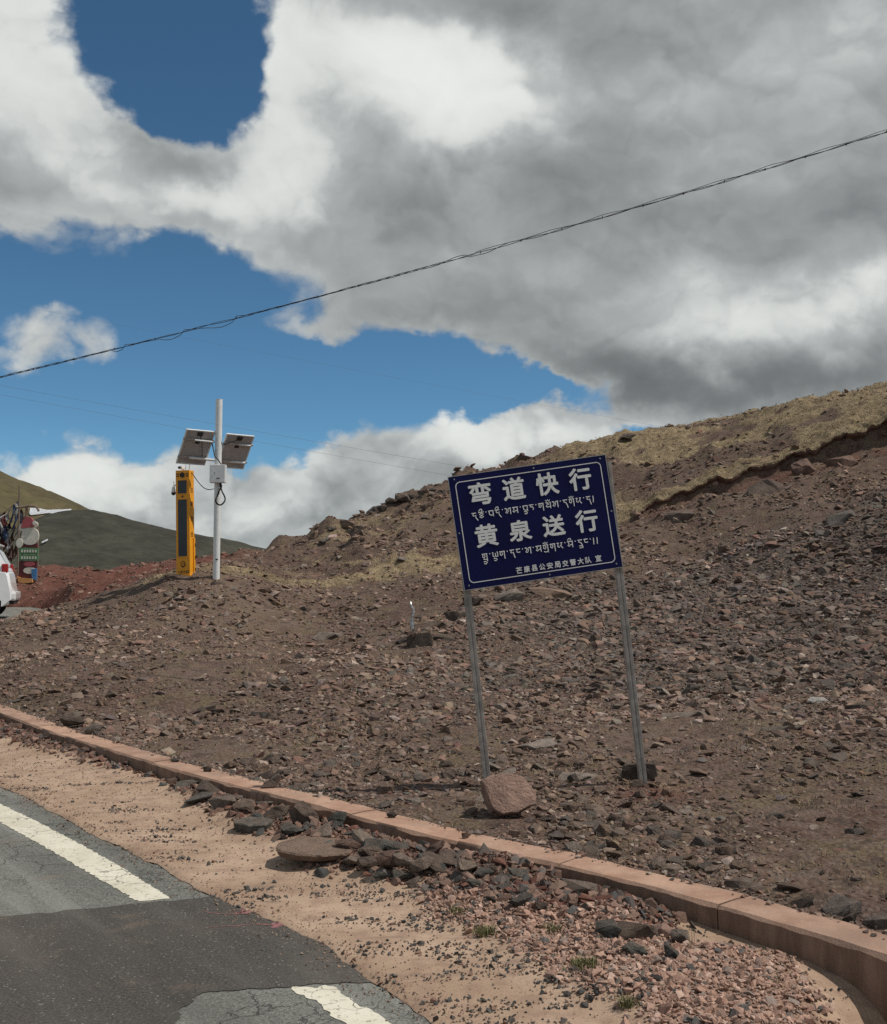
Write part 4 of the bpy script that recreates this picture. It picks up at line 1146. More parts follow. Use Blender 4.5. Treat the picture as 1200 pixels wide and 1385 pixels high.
chunk(860, 1262, 60, 22, 'dull brown', 'long low brown rock where gravel meets red earth', GA, depth=0.5, k=6, rz=-0.3)
chunk(822, 1262, 34, 26, 'asphalt', 'dark asphalt lump half buried in the pink gravel', GA, name='asphalt_chunk', cat='asphalt lump', k=1)
chunk(858, 1288, 38, 18, 'asphalt', 'dark flat asphalt lump in the middle of gravel', GA, name='asphalt_chunk', cat='asphalt lump', k=4)
chunk(908, 1292, 26, 16, 'asphalt', 'dark asphalt lump in gravel beside bare gutter floor', GA, name='asphalt_chunk', cat='asphalt lump', k=7)
chunk(921, 1274, 28, 20, 'grey', 'grey peaked rock on the edge of bare gutter floor', GA, k=9, sink=0.1)
chunk(900, 1366, 20, 10, 'pink', 'flat pale pink stone at the lower edge of gravel', GA, k=6)
rr = random.Random(3)
labels_r = {'asphalt': 'broken dark asphalt lump heaped in the gutter rubble', 'dull brown': 'brown rock heaped in the gutter rubble', 'concrete': 'light brown rock heaped in the gutter rubble', 'reddish': 'reddish rock heaped in the gutter rubble', 'grey': 'grey rock heaped in the gutter rubble'}
rub = [(255, 1064), (285, 1072), (315, 1082), (330, 1096), (355, 1090), (372, 1104), (388, 1092), (395, 1126), (436, 1100), (440, 1132), (478, 1130), (470, 1146), (492, 1142), (500, 1158), (512, 1150), (540, 1152),
       (548, 1168), (556, 1148), (582, 1156), (590, 1172), (610, 1166), (620, 1160), (648, 1166), (655, 1182), (672, 1178), (686, 1188), (500, 1172), (476, 1166), (20, 985), (45, 992), (70, 1000), (95, 1012), (120, 1018),
       (150, 1024), (180, 1034), (210, 1046), (235, 1058), (340, 1070), (430, 1088), (405, 1076), (378, 1080), (415, 1096), (465, 1108), (268, 1082), (545, 1186), (515, 1186), (590, 1196), (620, 1192), (560, 1196), (640, 1196)]
rub_plan = []
for i, (px, py) in enumerate(rub):
    far_l = px < 250
    tn = rr.choice(['dull brown', 'concrete', 'reddish', 'grey']) if far_l else rr.choice(['asphalt', 'asphalt', 'asphalt', 'dull brown', 'concrete', 'reddish'])
    w = rr.uniform(16, 30) if far_l or py > 1184 else rr.uniform(26, 48)
    lab = labels_r[tn] if not far_l else labels_r[tn].replace('heaped in the gutter rubble', 'lying loose in the gutter under far kerb')
    isa = tn == 'asphalt'
    rub_plan.append((lab, px, py, w, w * rr.uniform(0.30, 0.55), tn, isa, rr.uniform(0.6, 1.0)))
for lab in dict.fromkeys(q[0] for q in rub_plan):
    same = sorted([q for q in rub_plan if q[0] == lab], key=lambda q: q[1])
    for i, (lb, px, py, w, h, tn, isa, dp) in enumerate(same):
        full = lb + ('' if len(same) == 1 else f", {ORD[i]}{' from left' if i else ''} of {len(same)}")
        chunk(px, py, w, h, tn, full, GA, name='asphalt_chunk' if isa else 'rock', cat='asphalt lump' if isa else 'rock', depth=dp)

# ------------------------------------------------------------------ small loose stuff on the shoulder (uncountable)
rg = np.random.default_rng(9)
def in_poly(pl, n, soft=0.1, seed=74, wob=0.1):
    lo_, hi_ = pl.min(0) - 0.3, pl.max(0) + 0.3
    q = rg.uniform(lo_, hi_, (n, 2))
    w = inside(q[:, 0], q[:, 1], pl, soft, wob, seed)
    return q[rg.uniform(0, 1, n) < w]
def lay(q, rad, lift=0.25):
    z = np.array([shoulder_z(x, y) for x, y in q])
    return np.column_stack([q, z + rad * lift])
q = in_poly(PL_GRAVEL, 30000)
q = q[(sdist(q[:, 0], q[:, 1], KERB) < -0.05)]
rad = np.clip(0.0075 * (1 - rg.uniform(0, .995, len(q))) ** -0.36, 0, 0.026)
gc = np.array([(0.46, 0.295, 0.225), (0.39, 0.245, 0.185), (0.53, 0.37, 0.295), (0.31, 0.205, 0.16), (0.26, 0.205, 0.175), (0.13, 0.12, 0.112)])
col = gc[rg.choice(6, len(q), p=[.30, .26, .16, .14, .08, .06])] * rg.uniform(0.85, 1.15, (len(q), 1))
M_GRAV = stone_mat('pink_gravel', 0.85, 3.0)
stones('gravel', lay(q, rad), rad, col, M_GRAV, rg, 0.6)
# rubble crumbs and dirt clods
q = np.concatenate([in_poly(PL_RUBBLE, 110000, 0.2, 70), in_poly(PL_RED, 16000, 0.15, 72)])
q = q[(sdist(q[:, 0], q[:, 1], KERB) < -0.03)]
rad = np.clip((0.0065 + 0.0005 * q[:, 1]) * (1 - rg.uniform(0, .995, len(q))) ** -0.42, 0, 0.045)
rc = np.array([(0.17, 0.105, 0.08), (0.22, 0.145, 0.11), (0.12, 0.10, 0.09), (0.30, 0.19, 0.15), (0.085, 0.085, 0.08), (0.16, 0.075, 0.055)])
col = rc[rg.choice(6, len(q), p=[.26, .22, .14, .14, .10, .14])] * rg.uniform(0.85, 1.2, (len(q), 1))
stones('rubble_crumbs', lay(q, rad), rad, col, M_GRAV, rg, 0.6)
# dark asphalt crumbs swept into streaks over the dusty shoulder
t_ = rg.uniform(0.03, 1.0, 95000); s_ = rg.integers(60, len(KERB) - 1, 95000)
qx = KERB[s_, 0] * (1 - t_) + RE[s_, 0] * t_ + rg.uniform(-.04, .04, 95000); qy = KERB[s_, 1] * (1 - t_) + RE[s_, 1] * t_ + rg.uniform(-.04, .04, 95000)
st_ = fbm(qx * 1.5, qy * 5.0, 4, 130)
PL_CR = poly([(380, 1205), (470, 1190), (560, 1205), (680, 1265), (760, 1310), (860, 1370), (900, 1420), (700, 1420), (560, 1330), (440, 1240)])
w = sstep(0.12, 0.5, st_ + 0.55 * inside(qx, qy, PL_CR, 0.25) - 0.15) * 0.62 * (qy < 9.5) + 0.02
keep = (rg.uniform(0, 1, len(qx)) < w) & (qy < 16) & (qy > 2.5)
q = np.column_stack([qx, qy])[keep]
rad = np.clip(0.0042 * (1 - rg.uniform(0, .99, len(q))) ** -0.38, 0, 0.016)
cc = np.array([(0.10, 0.095, 0.088), (0.16, 0.14, 0.125), (0.24, 0.15, 0.11), (0.075, 0.07, 0.065)])
col = cc[rg.choice(4, len(q), p=[.45, .2, .15, .2])] * rg.uniform(0.8, 1.2, (len(q), 1))
stones('asphalt_crumbs', lay(q, rad, 0.4), rad, col, M_GRAV, rg, 0.8)
# fine sandy grit over the whole shoulder and spilling on to the asphalt
n_g = 26000
t_ = np.where(rg.uniform(0, 1, n_g) < 0.4, 1.0 + rg.normal(0, 0.06, n_g), rg.uniform(0.05, 1.0, n_g)); s_ = rg.integers(60, len(KERB) - 1, n_g)
qx = KERB[s_, 0] * (1 - t_) + RE[s_, 0] * t_ + rg.uniform(-.04, .04, n_g); qy = KERB[s_, 1] * (1 - t_) + RE[s_, 1] * t_ + rg.uniform(-.04, .04, n_g)
keep = (qy > 2.5) & (qy < 14) & (rg.uniform(0, 1, n_g) < 0.35 + 0.6 * sstep(-.2, .4, fbm(qx * 1.3, qy * 3, 3, 150)))
q = np.column_stack([qx, qy])[keep]; rad = np.clip(0.0028 * (1 - rg.uniform(0, .99, len(q))) ** -0.36, 0, 0.011)
dc_ = np.array([(0.36, 0.245, 0.17), (0.24, 0.155, 0.115), (0.17, 0.12, 0.095), (0.45, 0.33, 0.25)])
zz = np.where(t_[keep] > 0.99, 0.001, [shoulder_z(x, y) for x, y in q])
stones('sandy_grit', np.column_stack([q, zz + rad * .4]), rad, dc_[rg.choice(4, len(q), p=[.3, .3, .25, .15])], M_GRAV, rg, 0.8)
# grit along the back of the kerb and on its top
s_ = rg.integers(40, len(KERB) - 1, 5000); uo = 0.26 + np.abs(rg.normal(0, 0.09, 5000)) - 0.12 * rg.uniform(0, 1, 5000) ** 3
q = KERB[s_] + kn[s_] * uo[:, None]
rad = np.clip(0.005 * (1 - rg.uniform(0, .99, len(q))) ** -0.42, 0, 0.022)
zz = np.where(uo < 0.245, KZ + road_z(q[:, 0], q[:, 1]) + 0.004, np.maximum(ground(q[:, 0], q[:, 1]), KZ - 0.02 + road_z(q[:, 0], q[:, 1])))
col = TONES[rg.choice(9, len(q))] * rg.uniform(0.8, 1.2, (len(q), 1))
stones('kerb_grit', np.column_stack([q, zz + rad * 0.05]), rad, col, M_STONE, rg, 0.5)

# ------------------------------------------------------------------ grass
m_grass, nt, b = mat('green_grass', 0.7, spec=0.2)
setc(nt, b, mixc(nt, noise(nt, pos(nt), 30, 2, 0.5), (0.11, 0.115, 0.05), (0.23, 0.205, 0.10)))
m_dry, nt, b = mat('dry_grass', 0.8, spec=0.2)
setc(nt, b, mixc(nt, noise(nt, pos(nt), 5, 4, 0.6).ss(0.3, 0.7), (0.20, 0.150, 0.092), (0.33, 0.257, 0.160)))
def blades(P_, h, w, r, lean=0.5):
    """curved two-quad blades as arrays"""
    n = len(P_); a = r.uniform(0, math.tau, n); l = np.abs(r.normal(0, lean, n)) * h; hh = h * r.uniform(0.5, 1.1, n)
    ux, uy = np.cos(a), np.sin(a); sx_, sy_ = -uy * w, ux * w
    v = np.zeros((n, 5, 3)); 
    v[:, 0] = P_ + np.column_stack([-sx_, -sy_, 0 * hh - 0.003]); v[:, 1] = P_ + np.column_stack([sx_, sy_, 0 * hh - 0.003])
    v[:, 2] = P_ + np.column_stack([ux * l * .35 + sx_ * .8, uy * l * .35 + sy_ * .8, hh * .55]); v[:, 3] = P_ + np.column_stack([ux * l * .35 - sx_ * .8, uy * l * .35 - sy_ * .8, hh * .55])
    v[:, 4] = P_ + np.column_stack([ux * l, uy * l, hh])
    t = np.array([(0, 1, 2), (0, 2, 3), (3, 2, 4)])
    return v.reshape(-1, 3), (t[None] + (np.arange(n) * 5)[:, None, None]).reshape(-1, 3)
gl = np.random.default_rng(21)
for px, py, w, nb, hgt, lab in [(658, 1262, 34, 150, 0.035, 'low green grass tuft growing on the dirt edge of shoulder'), (617, 1234, 26, 70, 0.03, 'sparse grass tuft nearest the dark rubble'),
                       (791, 1306, 40, 150, 0.035, 'green grass tuft at the upper edge of gravel'), (849, 1360, 26, 110, 0.035, 'small green grass tuft lowest on the gravel edge'),
                       (748, 1258, 26, 60, 0.03, 'thin grass tuft on red earth above the gravel')]:
    p = bed(px, py); u = p.y / FPX
    Q = np.column_stack([gl.normal(0, w * u * 0.26, nb), gl.normal(0, w * u * 0.22, nb), np.zeros(nb)])
    v_, f_ = blades(Q, hgt, 0.0024, gl, 0.7)
    o = link('grass_tuft', np_mesh('grass_tuft', v_, f_, m_grass)); o.location = p
    tag(o, lab, 'grass tuft', 'grass tufts on the gravel shoulder')
for px, py, hgt, lab in [(935, 1280, 0.10, 'tall dry grass stalks beside the grey peaked rock'), (1050, 1330, 0.07, 'dry grass stalks on the bare gutter floor')]:
    p = bed(px, py)
    v_, f_ = blades(np.column_stack([gl.normal(0, .012, 9), gl.normal(0, .012, 9), np.zeros(9)]), hgt, 0.0013, gl, 0.35)
    o = link('grass_stalks', np_mesh('grass_stalks', v_, f_, m_dry)); o.location = p
    tag(o, lab, 'grass stalks', 'dry stalks in the gutter')
# short dry turf over the upper hill and wisps among the stones
n = 205000
gpx = gl.uniform(-330, 1750, n); gD = np.exp(gl.uniform(math.log(5), math.log(47), n)); gx_ = (gpx - 600) / FPX * gD
tf, rd_, gr_ = zones(gx_, gD); dd = sdist(gx_, gD)
w = np.where(gD > 19, sstep(0.25, 0.6, tf) * 0.5, 0.16 * sstep(0.0, 0.4, fbm(gx_ * 1.1, gD * 0.8, 3, 140)) * (1 - gr_))
by_ = bank_y(gx_); hang = (gx_ > BANK[0, 0] - .5) & (gD - by_ < 0.18) & (gD - by_ > -1.2)
k_ = (gl.uniform(0, 1, n) < w) & (dd > 0.35) & ~hang
gx_, gD = gx_[k_], gD[k_]
rep = 3
gx_ = np.repeat(gx_, rep); gD = np.repeat(gD, rep); jit = 0.004 * gD
gx_ = gx_ + gl.normal(0, 1, len(gx_)) * jit; gD = gD + gl.normal(0, 1, len(gD)) * jit
gz = ground(gx_, gD)
hs = np.where(gD > 19, 0.020 + 0.0008 * gD, 0.02 + 0.0015 * gD)
v_, f_ = blades(np.column_stack([gx_, gD, gz]), hs, 0.0007 + 0.00022 * gD, gl, 1.1)
tag(link('dry_grass', np_mesh('dry_grass', v_, f_, m_dry)), kind='stuff')
print('grass blades', len(gx_), 'stones', len(sxx))
# ------------------------------------------------------------------ materials for made things
def plain(name, c, rough=0.5, metal=0.0, spec=0.5, wear=0.12, sc_=8.0, dirt=None):
    m, nt, b = mat(name, rough, metal, spec)
    n_ = noise(nt, objco(nt), sc_, 5, 0.65)
    a = mixc(nt, n_.ss(0.3, 0.7), tuple(x * (1 - wear) for x in c), tuple(min(1, x * (1 + wear)) for x in c))
    if dirt: a = mixc(nt, noise(nt, objco(nt), sc_ * 2.3, 6, 0.7).ss(0.55, 0.75) * 0.6, a, dirt)
    setc(nt, b, a)
    r_ = nt.nodes.new('ShaderNodeMapRange'); nt.links.new(n_.s, r_.inputs[0])
    r_.inputs[3].default_value = rough - 0.08; r_.inputs[4].default_value = min(1, rough + 0.1)
    nt.links.new(r_.outputs[0], b.inputs['Roughness'])
    return m
M_NAVY = plain('navy_sheeting', (0.0022, 0.0035, 0.060), 0.5, 0.0, 0.2, wear=0.2, sc_=3)
M_LETTER = plain('white_sheeting', (0.84, 0.84, 0.81), 0.5, wear=0.05)
M_ALU = plain('dull_aluminium', (0.40, 0.40, 0.40), 0.5, 0.6)
M_GALV = plain('galvanised_post', (0.30, 0.275, 0.25), 0.65, 0.1, wear=0.25, sc_=14, dirt=(0.15, 0.11, 0.09))
M_SEAM = plain('post_groove', (0.10, 0.085, 0.075), 0.8)
M_WHITE = plain('white_coating', (0.74, 0.75, 0.74), 0.4, wear=0.06, dirt=(0.5, 0.46, 0.4))
M_YEL = plain('yellow_coating', (0.82, 0.345, 0.012), 0.42, wear=0.08, dirt=(0.55, 0.26, 0.03))
M_GLASSD = plain('dark_screen', (0.020, 0.028, 0.038), 0.18, wear=0.4, sc_=5)
M_BLK = plain('black_rubber', (0.018, 0.018, 0.018), 0.6)
M_GREYP = plain('panel_back', (0.42, 0.38, 0.365), 0.6, wear=0.08)
M_CELL = plain('solar_cell', (0.012, 0.016, 0.045), 0.15)
M_INK = plain('dark_lettering', (0.10, 0.035, 0.015), 0.6)
M_RED = plain('red_lens', (0.36, 0.012, 0.012), 0.2)

def text_mesh(ch, size, bold=0.0, depth=0.0008):
    c = bpy.data.curves.new('lettering', 'FONT'); c.body = ch; c.size = size; c.align_x = 'CENTER'; c.align_y = 'CENTER'
    c.offset = bold; c.extrude = depth; c.resolution_u = 3
    o = bpy.data.objects.new('lettering', c); COL.objects.link(o)
    bpy.context.view_layer.update()
    me = bpy.data.meshes.new_from_object(o.evaluated_get(bpy.context.evaluated_depsgraph_get()))
    bpy.data.objects.remove(o)
    co = np.empty(len(me.vertices) * 3, np.float32); me.vertices.foreach_get('co', co); co = co.reshape(-1, 3)
    mid = (co.max(0) + co.min(0)) / 2; ext = co.max(0) - co.min(0)
    return me, mid, ext

# ------------------------------------------------------------------ leaning warning sign
foot_r = hit(872, 1064); LEAN = R(6.0)
sign = empty('road_sign', (0, 0, 0))
tag(sign, 'dark blue warning sign with white lettering, leaning left on two metal posts', 'sign')
SU = foot_r.y / FPX                                   # metres per photo pixel at the sign
W, H = 215.3 * SU, 153.2 * SU
# local frame: x right, z up, origin at the foot of the right post
sign.location = foot_r; sign.rotation_euler = (0, -LEAN, R(2))
PX = 0.5 * SU                                          # panel right edge relative to the right post axis
PZ = 289 * SU                                         # panel bottom above the foot
PSZ = 10.0 * SU
X0, X1 = PX - W, PX
def post(x, z0):
    s = PSZ / 2; g = s * 0.18; d = s * 0.16
    pr = [(-s, -s), (-g, -s), (-g, -s + d), (g, -s + d), (g, -s), (s, -s), (s, s), (-s, s)]
    mbp = MB(); A = [mbp.bm.verts.new((x + a, b_ + 0.018 + s, z0)) for a, b_ in pr]; B = [mbp.bm.verts.new((x + a, b_ + 0.018 + s, PZ + H * 0.97)) for a, b_ in pr]
    mbp.bm.faces.new(A); mbp.bm.faces.new(B[::-1])
    for k in range(8): mbp.bm.faces.new((A[k], B[k], B[(k + 1) % 8], A[(k + 1) % 8]))
    bmesh.ops.bevel(mbp.bm, geom=[e for e in mbp.bm.edges if abs(e.verts[0].co.z - e.verts[1].co.z) > 0.5], offset=0.002, segments=1, affect='EDGES')
    return mbp.build('post', M_GALV, sign)
post(0.0, -0.45); post(X0 + 6.5 * SU, -0.45)
# rounded sheet with a folded rim
def rrect(x0, x1, z0, z1, r, n=6):
    o_ = []
    for cx, cz, a0 in ((x1 - r, z1 - r, 0), (x0 + r, z1 - r, 90), (x0 + r, z0 + r, 180), (x1 - r, z0 + r, 270)):
        o_ += [(cx + r * math.cos(R(a0 + 90 * k / n)), cz + r * math.sin(R(a0 + 90 * k / n))) for k in range(n + 1)]
    return o_
panel = MB().prism(rrect(X0, X1, PZ, PZ + H, 0.006, 3), -0.004, 0.014, 0.0015).build('panel', M_NAVY, sign)
rim = MB()
for a, b_ in (((X0 - .0022, PZ), (X0 - .0022, PZ + H)), ((X1 + .0022, PZ), (X1 + .0022, PZ + H))):
    rim.box((a[0], 0.005, PZ + H / 2), (0.004, 0.020, H))
rim.box(((X0 + X1) / 2, 0.005, PZ + H + .0022), (W + .008, 0.020, 0.004)); rim.box(((X0 + X1) / 2, 0.005, PZ - .0022), (W + .008, 0.020, 0.004))
rim.build('rim', M_ALU, panel)
bo = MB(); IN = 0.036 * W
out_, in_ = rrect(X0 + IN, X1 - IN, PZ + IN, PZ + H - IN, 0.036, 8), rrect(X0 + IN + .0062, X1 - IN - .0062, PZ + IN + .0062, PZ + H - IN - .0062, 0.030, 8)
A = [bo.bm.verts.new((x, -0.0052, z)) for x, z in out_]; B = [bo.bm.verts.new((x, -0.0052, z)) for x, z in in_]
for k in range(len(A)): bo.bm.faces.new((A[k], A[(k + 1) % len(A)], B[(k + 1) % len(A)], B[k]))
bo.build('border', M_LETTER, panel)
def fr(a, b_): return X0 + a * W, PZ + H - b_ * H
for a, b_ in ((.036, .025), (.54, .025), (.965, .025), (.985, .50), (.965, .965), (.54, .975), (.03, .965), (.018, .50)):
    x, z = fr(a, b_)
    MB().cyl((x, -0.004, z), (x, -0.0085, z), 0.0058, 10).build('bolt', M_ALU, panel)
def put_char(ch, a, b_, size, bold, parent, m, name='character', wfit=None, hfit=None):
    me, mid, ext = text_mesh(ch, size, 0.0, 0.0004)
    x, z = fr(a, b_)
    sx_, sz_ = ((wfit - 2 * bold) / ext[0] if wfit else 1), ((hfit - 2 * bold) / ext[1] if hfit else 1)
    co = np.empty(len(me.vertices) * 3, np.float32); me.vertices.foreach_get('co', co); co = co.reshape(-1, 3) - mid
    me.calc_loop_triangles(); tri = np.empty(len(me.loop_triangles) * 3, np.int32); me.loop_triangles.foreach_get('vertices', tri); tri = tri.reshape(-1, 3)
    VV, FF = [], []
    offs = [(0, 0)] + [(math.cos(t) , math.sin(t)) for t in np.linspace(0, math.tau, 8, endpoint=False)]
    for k, (ox, oz) in enumerate(offs):          # strokes thickened by layering, each a hair further out
        VV.append(np.column_stack([co[:, 0] * sx_ + x + ox * bold, -co[:, 2] - 0.0056 - 0.00007 * k, co[:, 1] * sz_ + z + oz * bold])); FF.append(tri + k * len(co))
    bpy.data.meshes.remove(me)
    return link(name, np_mesh(name, np.concatenate(VV), np.concatenate(FF), m), None, parent)
for row, b_ in (('弯道快行', 0.180), ('黄泉送行', 0.553)):
    for ch, a in zip(row, (0.184, 0.397, 0.610, 0.821)):
        put_char(ch, a, b_, 0.17, 0.0045, panel, M_LETTER, wfit=0.142 * W, hfit=0.200 * H * (0.93 if ch in '泉送' else 1))
for i, ch in enumerate('芒康县公安局交警大队'):
    put_char(ch, 0.354 + i * (0.793 - 0.354) / 9, 0.897, 0.05, 0.0011, panel, M_LETTER, wfit=0.038 * W, hfit=0.056 * H)
put_char('宣', 0.8575, 0.895, 0.05, 0.0011, panel, M_LETTER, wfit=0.038 * W, hfit=0.056 * H)
# the Tibetan lines, stroke by stroke: (width, strokes), y 0 = head line
HD = lambda w: [(0, 0), (w, 0)]
T = {
 'a': (.62, [HD(.5), [(.28, 0), (.10, -.22), (.22, -.36), (.46, -.26), (.40, -.52), (.62, -.92)]]),
 'ch': (.62, [HD(.6), [(.3, 0), (.3, -.08)], [(.30, -.10), (.08, -.24), (.30, -.38), (.52, -.24), (.30, -.10)], [(.30, -.40), (.08, -.54), (.30, -.68), (.52, -.54), (.30, -.40)]]),
 'b': (.58, [HD(.55), [(.06, 0), (.10, -.42), (.30, -.54), (.50, -.46)], [(.50, 0), (.50, -.66)]]),
 'l': (.70, [[(0, -.02), (.18, -.02), (.20, -.26), (.06, -.46), (.22, -.56), (.34, -.36), (.34, -.06), (.50, -.03)], HD(.2), [(.45, 0), (.68, 0)], [(.60, 0), (.60, -.72)]]),
 'm': (.66, [HD(.62), [(.14, 0), (.16, -.30), (.03, -.46), (.16, -.56), (.30, -.42), (.54, -.34)], [(.54, 0), (.54, -.70)]]),
 'r': (.54, [HD(.5), [(.12, 0), (.14, -.22), (.38, -.26), (.46, -.44), (.38, -.60)]]),
 'g': (.64, [HD(.6), [(.12, 0), (.06, -.36), (.22, -.46), (.32, -.30), (.28, -.10)], [(.52, 0), (.52, -.88)]]),
 'y': (.64, [[(.04, 0), (.20, 0), (.22, -.24), (.06, -.42), (.20, -.54), (.56, -.46)], [(.30, 0), (.34, -.26)], [(.46, 0), (.60, 0)], [(.56, 0), (.56, -.70)]]),
 'd': (.54, [HD(.5), [(.14, 0), (.12, -.24), (.32, -.30), (.44, -.60), (.50, -.96)]]),
 's': (.66, [HD(.24), [(.14, 0), (.06, -.40), (.24, -.50), (.36, -.26), (.60, -.66)], [(.40, 0), (.60, 0)], [(.50, 0), (.46, -.26)]]),
 'n': (.56, [HD(.5), [(.28, 0), (.08, -.24), (.22, -.36), (.38, -.26), (.42, -.60), (.50, -.96)]]),
 'ng': (.50, [HD(.46), [(.12, 0), (.08, -.30), (.24, -.40), (.46, -.34)]]),
 'kh': (.66, [HD(.14), [(.07, 0), (.07, -.40), (.20, -.50), (.34, -.40), (.34, -.06)], [(.34, -.44), (.56, -.50), (.60, 0)], [(.50, 0), (.64, 0)]]),
 '.': (.22, [[(.06, 0), (.12, -.10)]]), '|': (.26, [[(.10, .04), (.09, -.40), (.05, -.74)]]), ' ': (.2, []),
}
MODS = {'i': [(.06, .14), (.20, .34), (.36, .36), (.44, .22), (.34, .12)], 'o': [(.06, .30), (.20, .14), (.30, .36), (.42, .14), (.56, .32)],
        'u': [(.10, -.68), (.34, -.70), (.46, -.82), (.34, -.96), (.12, -.92)], 'R': [(.12, -.58), (.30, -.66), (.46, -.62), (.54, -.86)], 'Y': [(.06, -.72), (.24, -.84), (.46, -.76), (.54, -.60)]}
lineA = ['a', 'ch+i', '.', 'b', 'a+i', '.', 'l', 'm', '.', 'b+u', 'r', '.', 'g', 'y+o', 'l', '.', 'd', 'g+o', 's', '.', 'n', '|']
lineB = ['g+R+u', '.', 'kh+u', 'g', '.', 'n', 'ng', '.', 'l', '.', 'm', 'g+Y+o', 'g', 's', '.', 'm+i', '.', 'd+u', 'ng', '.', '|', '|']
def tib(line, a0, a1, btop, scale):
    x = 0.0; strokes = []
    for g in line:
        parts = g.split('+'); w_, st_ = T[parts[0]]
        stk = [list(s_) for s_ in st_]
        for md in parts[1:]:
            pl_ = MODS[md]
            if parts[-1] == 'u' and md == 'u' and 'R' in parts: pl_ = [(a, b_ - .22) for a, b_ in pl_]
            stk.append(pl_)
        strokes.append((x, stk)); x += w_ + 0.13
    k = (a1 - a0) * W / x; xs, zt = fr(a0, btop)
    for x_, stk in strokes:
        if not stk: continue
        mbt = MB()
        for s_ in stk:
            P_ = [Vector((xs + (x_ + a) * k, -0.0055, zt + b_ * scale)) for a, b_ in s_]
            mbt.tube(P_, 0.0031, 4, flat=0.25)
        mbt.build('tibetan_letter', M_LETTER, panel)
tib(lineA, 0.111, 0.900, 0.345, 0.062)
tib(lineB, 0.137, 0.885, 0.713, 0.062)
# the sheet sits a little crooked on its posts
pc = Vector(((X0 + X1) / 2, 0, PZ + H / 2)); Mr = Matrix.Rotation(R(-2.4), 4, 'Y')
panel.matrix_local = Matrix.Translation(pc) @ Mr @ Matrix.Translation(-pc)

# ------------------------------------------------------------------ yellow warning pillar
pb = at_d(251, 781, 23.0); pb.z = ground1(pb.x, pb.y) - 0.03
PU = pb.y / FPX
pil = empty('warning_pillar', pb, R(20)); pil.rotation_euler = (0, R(-1.3), R(-13))
tag(pil, 'tall yellow traffic warning pillar with dark screens and small cameras on top', 'warning pillar')
w_, d_, h_ = 20.0 * PU, 14.5 * PU, 144 * PU
body = MB().box((0, 0, h_ / 2), (w_, d_, h_), None, 0.010).build('body', M_YEL, pil)
MB().box((0, 0, 0.02), (w_ * 1.05, d_ * 1.1, 0.05), None, 0.004).build('base', M_YEL, pil)
def screen(z0, z1, name='screen'):
    f = MB()
    yy = -d_ / 2 - 0.004; ww = w_ * 0.70; t = 0.014
    for c_, s_ in (((-ww / 2, yy, (z0 + z1) / 2), (t, 0.012, z1 - z0)), ((ww / 2, yy, (z0 + z1) / 2), (t, 0.012, z1 - z0)), ((0, yy, z0 + t / 2 - .002), (ww - t, 0.012, t)), ((0, yy, z1 - t / 2 + .002), (ww - t, 0.012, t))):
        f.box(c_, s_)
    fo = f.build('screen_frame', M_YEL, pil)
    MB().box((0, -d_ / 2 - 0.003, (z0 + z1) / 2), (ww - t, 0.006, z1 - z0 - 2 * t)).build(name, M_GLASSD, pil)
screen(h_ * 0.775, h_ * 0.910); screen(h_ * 0.185, h_ * 0.730)
lens = MB().cyl((0, -d_ / 2, h_ * .955), (0, -d_ / 2 - 0.02, h_ * .955), w_ * .17, 20).build('lens', M_BLK, pil)
for sx_ in (-1, 1):
    for k in range(4):
        MB().box((sx_ * w_ * (.30 + .11 * (k % 2)), -d_ / 2 - 0.003, h_ * (.945 + .02 * (k // 2))), (w_ * .075, 0.006, h_ * .013)).build('flasher', M_INK, pil)
MB().cyl((0, -d_ / 2, h_ * .752), (0, -d_ / 2 - 0.008, h_ * .752), w_ * .07, 12).build('button', M_INK, pil)
def pil_char(ch, x, y, z, size, side, m=M_INK):
    me, mid, ext = text_mesh(ch, size, size * 0.02)
    co = np.empty(len(me.vertices) * 3, np.float32); me.vertices.foreach_get('co', co); co = co.reshape(-1, 3) - mid
    v = np.column_stack([np.full(len(co), x) + co[:, 2], y + co[:, 0], z + co[:, 1]]) if side else np.column_stack([x + co[:, 0], y - co[:, 2], z + co[:, 1]])
    me.vertices.foreach_set('co', v.astype(np.float32).ravel()); me.update(); me.materials.clear(); me.name = 'character'
    link('character', me, m, pil)
for ch, f in zip('注意安全', (.815, .685, .545, .40)):
    pil_char(ch, w_ / 2 + 0.0012, 0.0, h_ * f, 0.115, True)
for k, ch in enumerate('公安交警'):
    pil_char(ch, (k - 1.5) * w_ * .19, -d_ / 2 - 0.0012, h_ * .045, 0.060, False)
# round shield emblem under the long screen
em = MB()
em.prism([(0.055 * math.cos(t) * (1 - 0.12 * max(0, -math.sin(t))), h_ * .118 + 0.068 * math.sin(t)) for t in np.linspace(0, math.tau, 24, endpoint=False)], -d_ / 2 - 0.006, -d_ / 2 + 0.002)
emb = em.build('emblem', M_INK, pil)
em = MB(); em.prism([(0.036 * math.cos(t), h_ * .122 + 0.044 * math.sin(t)) for t in np.linspace(0, math.tau, 20, endpoint=False)], -d_ / 2 - 0.009, -d_ / 2 - 0.004)
em.build('emblem_field', M_YEL, emb)
em = MB(); em.prism([(0.022 * r_ * math.sin(t), h_ * .124 + 0.026 * r_ * math.cos(t)) for k, t in enumerate(np.linspace(0, math.tau, 10, endpoint=False)) for r_ in ((1.0,) if k % 2 == 0 else (0.45,))], -d_ / 2 - 0.012, -d_ / 2 - 0.008)
em.build('emblem_star', M_INK, emb)
